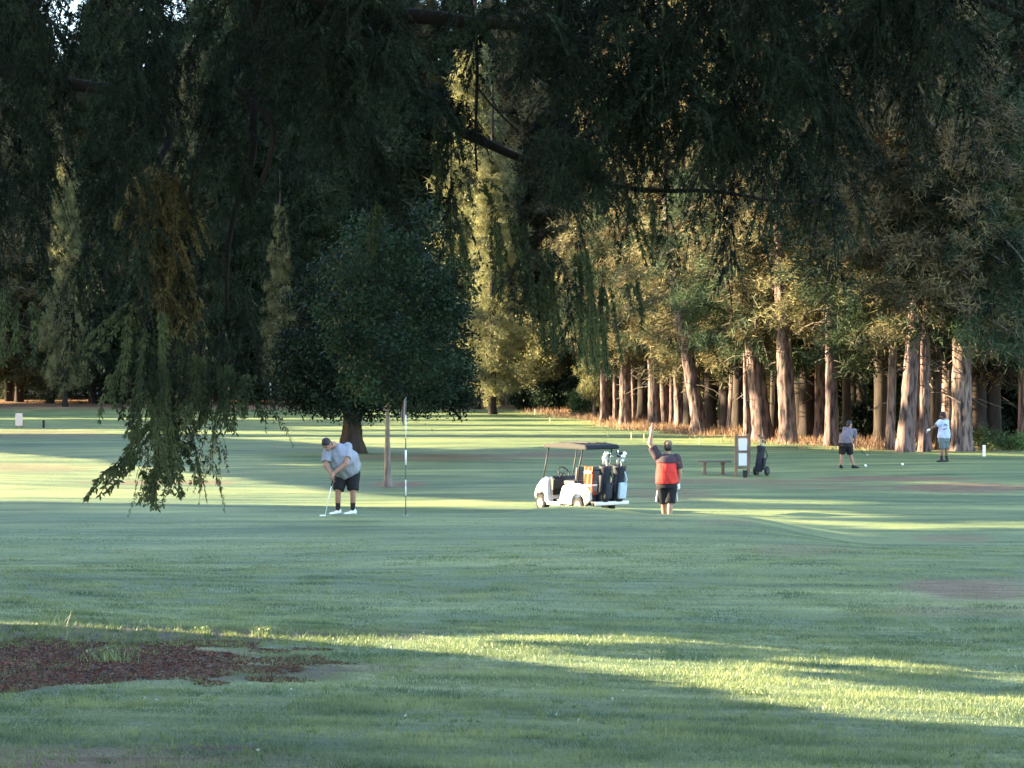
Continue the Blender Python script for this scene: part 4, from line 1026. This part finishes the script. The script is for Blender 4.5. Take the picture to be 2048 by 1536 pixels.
# 2 waving man in red
d = 40.5; px0 = 1334; base = V3(PX(px0, d), d, PZ(1054, d)); base.z = G(base.x, d)
J = dict(head=(.02, .02, 1.715), neck=(.01, 0, 1.56), face=(-.15, 1, -.05), shL=(-.20, 0, 1.50), shR=(.20, -.01, 1.46), elL=(-.36, .03, 1.78), elR=(.27, .0, 1.16),
         wrL=(-.32, .05, 2.05), wrR=(.245, .02, .91), hdL=(-.29, .05, 2.22), hdR=(.24, .02, .77), palmL=(.2, 1, 0), palmR=(-1, .2, 0), curlL=.15, belly=(-.01, -.02, 1.2),
         hipL=(-.10, 0, .92), hipR=(.09, 0, .92), knL=(-.07, .04, .49), knR=(.06, -.06, .50), anL=(-.03, .12, .10), anR=(.04, -.14, .13), footL=(0, 1, 0), footR=(.1, 1, .1))
man2, j2, r2 = person('man in a red and charcoal shirt waving one raised arm beside the cart', base, J,
    dict(skin=M_skin, shirt=M_red, shorts=M_black, socks=M_sock, shoes=M_shoe, hair=M_hair, cap=M_khaki, sockh=.75), bulk=1.18, hair='cap', glove='R')
# charcoal yoke and sleeves over the red shirt
def yoke(bm):
    a = j2; sh = (a['shL'] + a['shR']) / 2 + Vector((0, 0, .01))
    p_loft(bm, [(sh + Vector((0, 0, .07)), .09, .085), (sh + Vector((0, 0, .015)), .185, .155), (sh - Vector((0, 0, .06)), .240, .196), (sh - Vector((.0, 0, .10)), .240, .208), (sh - Vector((.0, 0, .125)), .238, .208)], (1, 0, 0))
    for q in 'LR':
        e = a['sh' + q].lerp(a['el' + q], .74); p_cap(bm, a['sh' + q], a['sh' + q].lerp(e, .3), .107, .104); p_cone(bm, a['sh' + q], e, .105, .098)
blend('shirt_yoke', yoke, M_char, man2, .011, 2, .003)
for s in (-1, 1):
    bm = bmesh.new(); b_box(bm, (.205 * s * 1.0 - .003, 0, .74), (.022, .06, .40), Matrix.Rotation(-.12 * s, 3, 'Y'), .006); link('shorts_stripe', bm_mesh('shorts_stripe', bm, True), M_white, man2)

# 3 bending grey golfer far right
d = 62.0; px0 = 1694; base = V3(PX(px0, d), d, G(PX(px0, d), d))
J = dict(head=(.10, .14, 1.44), neck=(.10, .12, 1.30), face=(.75, .55, -.45), shL=(-.05, .05, 1.27), shR=(.24, .10, 1.22), elL=(.12, .22, .98), elR=(.30, .18, .95),
         wrL=(.30, .26, .78), wrR=(.31, .24, .74), hdL=(.34, .28, .66), hdR=(.34, .27, .62), belly=(-.04, .0, 1.02),
         hipL=(-.14, -.02, .80), hipR=(.06, 0, .80), knL=(-.16, .04, .46), knR=(.12, .06, .46), anL=(-.20, .0, .10), anR=(.22, .02, .10), footL=(.3, .8, 0), footR=(.9, .4, 0))
man3, j3, r3 = person('golfer in grey tee shirt and black shorts bending over a shot near the trees', base, J,
    dict(skin=M_skin, shirt=M_lav, shorts=M_black, shoes=M_black, hair=M_hair, cap=M_grey), bulk=1.15, voxel=.015, hair='hair')
club('dark iron held low by the bending golfer', (.30, .22, .80), (.70, .50, .42), 'iron', base, shaft=M_blackrub, dirx=(1, 0, 0))

# 4 white shirted golfer pointing left
d = 65.0; px0 = 1887; base = V3(PX(px0, d), d, G(PX(px0, d), d))
J = dict(head=(-.03, 0, 1.60), neck=(.0, .02, 1.46), face=(-.9, .35, -.1), shL=(-.13, -.05, 1.37), shR=(.12, .06, 1.38), elL=(-.33, -.10, 1.22), elR=(.14, .12, 1.10),
         wrL=(-.50, -.10, 1.12), wrR=(.02, .22, 1.0), hdL=(-.60, -.10, 1.07), hdR=(-.06, .22, .97), palmL=(0, 0, -1), belly=(.02, 0, 1.08),
         hipL=(-.07, -.07, .80), hipR=(.09, .07, .80), knL=(-.06, -.06, .45), knR=(.10, .06, .45), anL=(-.09, -.08, .10), anR=(.12, .05, .10), footL=(-.9, -.3, 0), footR=(-.8, -.5, 0))
man4, j4, r4 = person('golfer in a long white tee shirt pointing left with a white gloved hand', base, J,
    dict(skin=M_skindark, shirt=M_wtee, shorts=M_teal, socks=M_sock, shoes=M_blackrub, hair=M_hair, sockh=.45), bulk=1.08, voxel=.015, hair='hair', glove='L')
bm = bmesh.new()
for (x, z, w, h) in ((.03, 1.30, .09, .025), (-.02, 1.27, .05, .02), (.07, 1.25, .05, .03), (-.02, 1.13, .08, .03), (.05, 1.16, .06, .02)):
    b_box(bm, (x, -.197, z), (w, .012, h), None, .003)
link('shirt_print', bm_mesh('shirt_print', bm), M_char, man4)

# ------------------------------------------------------------------ golf cart
cdist = 46.6; CX = PX(1163, cdist); 
crz = math.atan2(.80, -.60)
def cart_ground(): return G(CX, cdist)
cart = thing('golf_cart', 'white golf cart with dark roof parked nose away beside the green', 'golf cart', (CX, cdist, cart_ground() + .0), crz); cart.scale = (.86, .88, .95)
M_cream = plain('cart_body_white', (.62, .58, .58), .3, .96, spec=.5); M_dash = plain('dark_plastic', (.022, .022, .026), .5); M_roof = plain('roof_plastic', (.008, .008, .011), .6, .8, spec=.2)
M_seat = plain('seat_vinyl', (.07, .06, .06), .5); M_rim = plain('rim_grey', (.13, .12, .12), .5); M_tyre = plain('tyre', (.02, .019, .019), .85)
bm = bmesh.new()
def arch(cx, cz, r, n=9): return [(cx + r * math.cos(a), cz + r * math.sin(a)) for a in np.linspace(math.pi, 0, n)]
prof = [(-1.12, .40)] + [(-1.12, .60), (-1.0, .72), (-.62, .80), (-.15, .80), (.12, .70), (.22, .50), (.26, .26), (-.28, .26)] + list(reversed(arch(-.58, .26, .29)))[0:] + [(-.95, .30)]
for y in (-.60, .50): b_prism(bm, prof, y, y + .10, .02)
b_box(bm, (-.5, 0, .68), (.95, 1.0, .16), None, .03)
link('rear_body', bm_mesh('rear_body', bm), M_cream, cart)
bm = bmesh.new()
b_prism(bm, [(.78, .26), (.98, .26)] + [(1.0, .50), (1.12, .54), (1.28, .48), (1.42, .34), (1.46, .46), (1.36, .66), (1.14, .84), (.92, .92), (.80, .86)], -.58, .58, .03)
link('front_cowl', bm_mesh('front_cowl', bm), M_cream, cart)
bm = bmesh.new(); b_box(bm, (.50, 0, .25), (.86, 1.10, .05), None, .01); b_box(bm, (-.2, 0, .30), (2.0, .8, .10), None, .01); link('floor', bm_mesh('floor', bm), M_dash, cart)
for y in (-.585, .585):
    bm = bmesh.new(); b_box(bm, (.52, y, .25), (.62, .05, .09), None, .015); link('sill', bm_mesh('sill', bm), M_cream, cart)
bm = bmesh.new(); b_prism(bm, [(.70, .46), (.78, .90), (.72, .94), (.60, .86), (.62, .62)], -.52, .52, .02); link('dashboard', bm_mesh('dashboard', bm), M_dash, cart)
bm = bmesh.new(); b_box(bm, (-.08, 0, .80), (.50, 1.02, .12), None, .04); link('seat_cushion', bm_mesh('seat_cushion', bm, True), M_seat, cart)
for y in (-.26, .26):
    bm = bmesh.new(); b_box(bm, (-.38, y, 1.04), (.10, .46, .34), Matrix.Rotation(-.15, 3, 'Y'), .04); link('backrest', bm_mesh('backrest', bm, True), M_seat, cart)
bm = bmesh.new()
b_prism(bm, [(-.98, 1.70), (-.90, 1.78), (-.2, 1.83), (.5, 1.82), (.98, 1.76), (1.02, 1.70), (.9, 1.69), (-.9, 1.67)], -.60, .60, .02)
for y in (-.3, 0, .3): b_box(bm, (-.05, y, 1.832), (1.3, .08, .02), None, .006)
roof = link('roof', bm_mesh('roof', bm), M_roof, cart)
for y in (-.52, .52):
    bm = bmesh.new(); b_tube(bm, [(1.12, y, .80), (1.02, y, 1.10), (.84, y, 1.70)], .021, 8); link('front_strut', bm_mesh('front_strut', bm, True), M_dash, cart)
    bm = bmesh.new(); b_tube(bm, [(-.50, y, .78), (-.55, y, 1.2), (-.72, y, 1.69)], .021, 8); link('rear_strut', bm_mesh('rear_strut', bm, True), M_dash, cart)
bm = bmesh.new(); b_tube(bm, [(.74, .26, .86), (.50, .26, 1.02)], .022, 8)
ring = []
nrm = Vector((-.83, 0, .55)).normalized(); c0 = Vector((.48, .26, 1.03)); u_ = Vector((0, 1, 0)); w_ = nrm.cross(u_)
b_tube(bm, [c0 + (u_ * math.cos(a) + w_ * math.sin(a)) * .18 for a in np.linspace(0, 2 * math.pi, 25)], .015, 7, False)
for a in (0, 2.1, 4.2): b_tube(bm, [c0, c0 + (u_ * math.cos(a) + w_ * math.sin(a)) * .18], .010, 6)
link('steering_wheel', bm_mesh('steering_wheel', bm, True), M_dash, cart)
for (x, y) in ((-.58, .50), (-.58, -.50), (1.16, .48), (1.16, -.48)):
    bm = bmesh.new(); b_lathe(bm, [(.12, -.095), (.19, -.10), (.222, -.075), (.228, 0), (.222, .075), (.19, .10), (.12, .095)], (0, 0, 0), 'y', 26)
    w = link('wheel', bm_mesh('wheel', bm, True), M_tyre, cart, (x, y, .235))
    bm = bmesh.new(); b_lathe(bm, [(.04, -.10), (.13, -.104), (.135, -.07), (.135, .07), (.13, .104), (.04, .10)], (0, 0, 0), 'y', 20)
    for k in range(5):
        a = 2 * math.pi * k / 5; b_box(bm, (.075 * math.cos(a), .105 if y > 0 else -.105, .075 * math.sin(a)), (.09, .014, .03), Matrix.Rotation(-a, 3, 'Y'), .004)
    link('rim', bm_mesh('rim', bm), M_rim, w)
bm = bmesh.new(); b_box(bm, (-1.22, 0, .34), (.22, 1.10, .05), None, .01); b_box(bm, (-1.12, 0, .42), (.04, 1.0, .24), None, .01)
b_tube(bm, [(-.98, -.5, 1.15), (-1.10, -.48, 1.15), (-1.10, .48, 1.15), (-.98, .5, 1.15)], .016, 7)
for y in (-.5, .5): b_tube(bm, [(-.60, y, 1.30), (-.98, y, 1.15), (-1.12, y, .5)], .016, 7)
link('bag_rack', bm_mesh('bag_rack', bm), M_dash, cart)
bm = bmesh.new(); b_box(bm, (-1.35, 0, .32), (.07, 1.18, .10), None, .025); link('rear_bumper', bm_mesh('rear_bumper', bm, True), M_cream, cart)
bm = bmesh.new(); b_box(bm, (-.98, .606, .52), (.02, .02, .09), None, .004); b_box(bm, (-1.13, .45, .55), (.02, .09, .06), None, .005); link('tail_light', bm_mesh('tail_light', bm), M_red, cart)

def cart_pt(x, y, z):
    return Matrix.Translation(cart.location) @ Matrix.Rotation(crz, 4, 'Z') @ Vector((x * .86, y * .88, z * .95))
M_orange = plain('orange_cloth', (.50, .11, .05), .85); M_bagblack = plain('bag_nylon', (.018, .020, .030), .7); M_bagblue = plain('pale_blue_panel', (.40, .50, .62), .6)
def golf_bag(label, loc, rz, tilt, body, panel, seed, h=.86, nclub=9, rad=.135, group='golf bags on the cart', club_heads=(M_white, M_steel, M_dash)):
    t = thing('golf_bag', label, 'golf bag', loc, rz, group); t.rotation_euler = (0, tilt, rz); q = random.Random(seed)
    bm = bmesh.new(); b_lathe(bm, [(rad * .88, 0), (rad, .03), (rad * .96, h * .45), (rad * 1.0, h * .8), (rad * 1.12, h * .93), (rad * 1.16, h), (rad * .95, h), (rad * .9, h - .05)], (0, 0, 0), 'z', 20); link('bag_body', bm_mesh('bag_body', bm, True), body, t)
    bm = bmesh.new(); b_box(bm, (-rad - .02, 0, h * .32), (.10, rad * 1.5, h * .46), None, .035); link('pocket', bm_mesh('pocket', bm, True), panel, t)
    bm = bmesh.new(); b_box(bm, (-rad * .2, rad + .02, h * .5), (rad * 1.1, .07, h * .5), None, .03); link('side_pocket', bm_mesh('side_pocket', bm, True), body, t)
    bm = bmesh.new(); b_tube(bm, [(-rad, -.05, h * .85), (-rad - .09, -.06, h * .65), (-rad - .04, -.05, h * .42)], .018, 7); link('strap', bm_mesh('strap', bm, True), panel, t)
    for k in range(nclub):
        a = q.uniform(0, 6.28); r = rad * .6 * math.sqrt(q.random()); x, y = r * math.cos(a), r * math.sin(a); hh = h + q.uniform(.10, .32)
        e = Vector((x * 1.5, y * 1.5, hh)); bm = bmesh.new(); b_tube(bm, [(x, y, h - .12), e], .0065, 6)
        cl = link('golf_club', bm_mesh('golf_club', bm, True), M_steel, t)
        bm = bmesh.new(); hd = q.uniform(0, 6.28)
        if k % 3 == 0: p_ell(bm, e + Vector((.04 * math.cos(hd), .04 * math.sin(hd), .02)), (.062, .05, .042), Matrix.Rotation(hd, 3, 'Z'))
        else: b_box(bm, e + Vector((.03 * math.cos(hd), .03 * math.sin(hd), .015)), (.085, .02, .052), Matrix.Rotation(hd, 3, 'Z') @ Matrix.Rotation(.4, 3, 'Y'), .008)
        link('club_head', bm_mesh('club_head', bm, True), club_heads[k % 3], cl)
    return t
b1 = golf_bag('dark golf bag on the left of the cart rack, next to the orange towel', cart_pt(-1.27, .24, .37), crz, -.10, M_bagblack, M_bagblack, 3, nclub=10)
b2 = golf_bag('black golf bag with a pale blue pocket on the right of the cart rack', cart_pt(-1.27, -.24, .37), crz, -.12, M_bagblack, M_bagblue, 5, nclub=9, rad=.15)
tw = thing('towel', 'orange and pink towel hanging beside the bags on the cart', 'towel', cart_pt(-1.02, .52, .60), crz)
bm = bmesh.new()
for k in range(9):
    for m_ in range(1): pass
P = np.array([[(x, .02 * math.sin(x * 40 + z * 6) + .03, z) for x in np.linspace(-.16, .15, 16)] for z in np.linspace(0, .62, 12)]); P2 = P[:, ::-1] + (0, .012, 0)
me = grid_mesh('towel_cloth', np.concatenate([P, P2[::-1]], 0)); link('towel_cloth', me, M_orange, tw)
for z in (.16, .48):
    bm = bmesh.new(); b_box(bm, (.0, .062, z), (.26, .008, .055), None, .002); link('towel_band', bm_mesh('towel_band', bm), M_glove, tw)

# ------------------------------------------------------------------ flagstick
d = 37.0; x = PX(811.5, d); fl = thing('flagstick', 'black and white banded flagstick with limp pale flag standing on the green', 'flagstick', (x, d, G(x, d)))
bands = [(0, .38, 'd'), (.38, .56, 'w'), (.56, .69, 'w'), (.69, .98, 'd'), (.98, 1.27, 'w'), (1.27, 1.50, 'd'), (1.50, 1.95, 'w'), (1.95, 2.30, 'd')]
for z0, z1, c in bands:
    bm = bmesh.new(); r = .018 if (z0, z1) == (.98, 1.27) else .0115
    b_tube(bm, [(0, 0, z0), (0, 0, z1)], r, 10); link('pole_band', bm_mesh('pole_band', bm, True), M_white if c == 'w' else plain('pole_grey', (.10, .12, .12), .5), fl)
zz = np.linspace(0, 1, 22); P = []
for t_ in zz:
    w = .03 + .06 * math.sin(math.pi * min(1, t_ * 1.1)) ; row_ = []
    for k in range(14):
        u = k / 13; row_.append((-.012 - w * u + .02 * math.sin(t_ * 5), .035 * math.sin(u * 9 + t_ * 3), 2.28 - t_ * .50 - .05 * u))
    P.append(row_)
P = np.array(P); P = np.concatenate([P, P[::-1, :, :] + (0, .006, 0)], 0)
link('flag', grid_mesh('flag', P), plain('flag_cloth', (.34, .24, .22), .8, .7), fl)
bm = bmesh.new(); b_lathe(bm, [(.054, -.06), (.058, -.002), (.052, -.002), (.048, -.05)], (0, 0, .004), 'z', 20)
cup = link('hole_cup', bm_mesh('hole_cup', bm, True), M_white, None, (x, d, G(x, d))); tag(cup, 'white rimmed hole cup at the foot of the flagstick', 'golf hole')

# ------------------------------------------------------------------ tee sign
M_wood = material('sign_wood', (.20, .125, .085), (.11, .07, .05), rough=.85, scale=12, stretch=(1, 1, .15), bump=.3)
M_panel = plain('sign_panel', (.62, .60, .70), .5, .93)
d = 59.0; x = PX(1485, d); ts = thing('tee_sign', 'wooden two post tee sign holding two white panels one above the other', 'sign', (x, d, G(x, d)), R(8))
for xx, h, ln in ((-.20, 1.30, .01), (.20, 1.32, .015)):
    bm = bmesh.new(); b_box(bm, (xx, 0, h / 2 - .05), (.085, .09, h + .1), Matrix.Rotation(ln, 3, 'Y'), .008); link('post', bm_mesh('post', bm), M_wood, ts)
for z in (1.22, .76, .26):
    bm = bmesh.new(); b_box(bm, (0, -.003, z), (.315, .06, .06), None, .006); link('crossbar', bm_mesh('crossbar', bm), M_wood, ts)
for z, h in ((.985, .37), (.52, .38)):
    bm = bmesh.new(); b_box(bm, (0, -.02, z), (.26, .022, h), None, .004); link('panel', bm_mesh('panel', bm), M_panel, ts)
bx = thing('ball_washer', 'small black box at the foot of the tee sign', 'box', (PX(1490, 58.4), 58.4, G(PX(1490, 58.4), 58.4)))
bm = bmesh.new(); b_box(bm, (0, 0, .10), (.13, .12, .20), None, .015); link('box_body', bm_mesh('box_body', bm), M_blackrub, bx)
bm = bmesh.new(); b_box(bm, (0, 0, .215), (.15, .14, .025), None, .008); link('lid', bm_mesh('lid', bm), M_dash, bx)

# ------------------------------------------------------------------ bench
M_bwood = material('bench_wood', (.16, .12, .10), (.07, .055, .05), rough=.8, scale=10, stretch=(.2, 1, 1), bump=.3)
d = 59.5; x = PX(1428, d); be = thing('bench', 'low backless wooden bench standing left of the tee sign', 'bench', (x, d, G(x, d) + .0), R(4))
for y in (-.14, 0, .14):
    bm = bmesh.new(); b_box(bm, (0, y, .405), (1.05, .125, .045), None, .008); link('plank', bm_mesh('plank', bm), M_bwood, be)
for xx in (-.30, .28):
    bm = bmesh.new(); b_box(bm, (xx, 0, .17), (.07, .20, .42), None, .008); b_box(bm, (xx, 0, .36), (.09, .42, .045), None, .006); b_box(bm, (xx, 0, .01), (.12, .34, .05), None, .006); link('leg', bm_mesh('leg', bm), M_wood, be)

# ------------------------------------------------------------------ pull trolley with bag
d = 59.2; x = PX(1516, d); tr = thing('golf_trolley', 'black two wheeled golf trolley standing right of the tee sign', 'trolley', (x, d, G(x, d)))
for (wx, wy) in ((.28, .0), (-.05, .18)):
    bm = bmesh.new(); b_lathe(bm, [(.05, -.03), (.13, -.032), (.15, 0), (.13, .032), (.05, .03)], (0, 0, 0), 'y', 20)
    w = link('wheel', bm_mesh('wheel', bm, True), M_tyre, tr, (wx, wy, .15)); w.rotation_euler = (0, 0, R(55))
    bm = bmesh.new(); b_lathe(bm, [(.02, -.035), (.06, -.036), (.06, .036), (.02, .035)], (0, 0, 0), 'y', 14); link('rim', bm_mesh('rim', bm), M_dash, w)
bm = bmesh.new(); b_tube(bm, [(.28, 0, .15), (.02, .02, .28), (-.08, .16, .15)], .014, 7); b_tube(bm, [(.02, .02, .10), (.03, .05, .60), (.10, .10, 1.0), (.20, .12, 1.06)], .014, 7); b_tube(bm, [(.02, 0, .12), (-.02, -.16, .05)], .02, 7)
link('frame', bm_mesh('frame', bm, True), M_dash, tr)
golf_bag('black golf bag with pale strap leaning on the trolley right of the tee sign', (x + .0, d - .10, G(x, d) + .14), R(160), -.12, M_bagblack, M_bagblack, 9, h=.80, nclub=8, rad=.125, group='golf bags', club_heads=(M_khaki, M_twig, M_dash))

# ------------------------------------------------------------------ stakes, posts, markers
def stake(px, py, d, h, w, mat, label, cat='stake', group='course marker stakes', name='marker_stake', square=False):
    x = PX(px, d); bm = bmesh.new()
    if square: b_box(bm, (0, 0, h / 2 - .04), (w, w, h + .08), None, w * .12)
    else: b_tube(bm, [(0, 0, -.08), (0, 0, h), (0, 0, h + w * .3)], [w / 2, w / 2, w * .2], 10)
    o = link(name, bm_mesh(name, bm), mat, None, (x, d, G(x, d) if py is None else PZ(py, d))); tag(o, label, cat, group); return o
M_ystake = plain('pale_stake', (.62, .60, .42), .7); M_pink = plain('faded_red_post', (.55, .25, .20), .7)
stake(1968, None, 72, .42, .10, M_white, 'short white stake beside the shrubs at the right edge of the wood', square=True)
stake(1070, None, 150, .50, .08, M_ystake, 'farthest pale thin stake on the fairway beyond the cart')
stake(1100, None, 128, .38, .06, M_ystake, 'pale thin stake on the fairway just nearer than the farthest one')
stake(1216, None, 98, .30, .05, M_ystake, 'pale stake seen just above the cart roof')
stake(1263, None, 94, .32, .05, M_ystake, 'pale stake between the cart roof and the raised arm')
stake(1288, None, 93, .30, .04, M_ystake, 'thin stake close left of the raised arm')
stake(1399, None, 88, .26, .05, M_ystake, 'small stake at the edge of the orange grass right of the waving man')
stake(457, 792, 172, 1.5, .16, M_pink, 'faded red and white post at the far wood edge', 'post', 'far posts', 'marker_post')
stake(541, 790, 172, 1.1, .14, M_white, 'white post at the far wood edge left of the oak', 'post', 'far posts', 'marker_post')
stake(87, None, 118, .45, .16, M_blackrub, 'short dark post near the white board at the far left', 'post', 'near posts', 'marker_post')
d = 118; x = PX(38, d); sb = thing('notice_board', 'small white board on posts at the far left edge of the fairway', 'sign', (x, d, G(x, d) - .05))
bm = bmesh.new(); b_box(bm, (0, 0, .58), (.44, .05, .78), None, .01); link('board', bm_mesh('board', bm), plain('pink_white_board', (.70, .55, .50), .6), sb)
for xx in (-.17, .17):
    bm = bmesh.new(); b_box(bm, (xx, .055, .42), (.06, .05, .95), None, .006); link('post', bm_mesh('post', bm), M_wood, sb)
for (px, d, lb) in ((1805, 63.5, 'white ball shaped tee marker between the two far golfers'), (1731, 63, 'pale tee marker right of the bending golfer'), (1990, 78, 'pale round marker in the shrubs at the right')):
    x = PX(px, d); bm = bmesh.new(); p_ell(bm, (0, 0, .05), (.045, .045, .038)); b_tube(bm, [(0, 0, -.05), (0, 0, .03)], .015, 6)
    o = link('tee_marker', bm_mesh('tee_marker', bm, True), M_white, None, (x, d, G(x, d))); tag(o, lb, 'tee marker', 'tee markers')

# ------------------------------------------------------------------ unseen leaf ceiling added over and behind the viewer to darken the foreground
def overhead(seed, x0, x1, y0, y1, z0, z1, n):
    g = np.random.default_rng(seed)
    c = np.stack([g.uniform(x0, x1, n), g.uniform(y0, y1, n), g.uniform(z0, z1, n)], 1)
    keep = fnoise(c[:, 0], c[:, 1], 2.2, seed) > .30
    return leaves(c[keep], g.uniform(.35, .7, keep.sum()), g, .5)
T = overhead(3, -9, 9, -9, 12.5, 7.5, 13, 16000)
o = link('overhead_shade_leaves', tri_mesh('overhead_shade_leaves', T), M_cedar); o['kind'] = 'stuff'; o.parent = cedar; o.matrix_parent_inverse = Matrix.Translation(cedar.location).inverted()
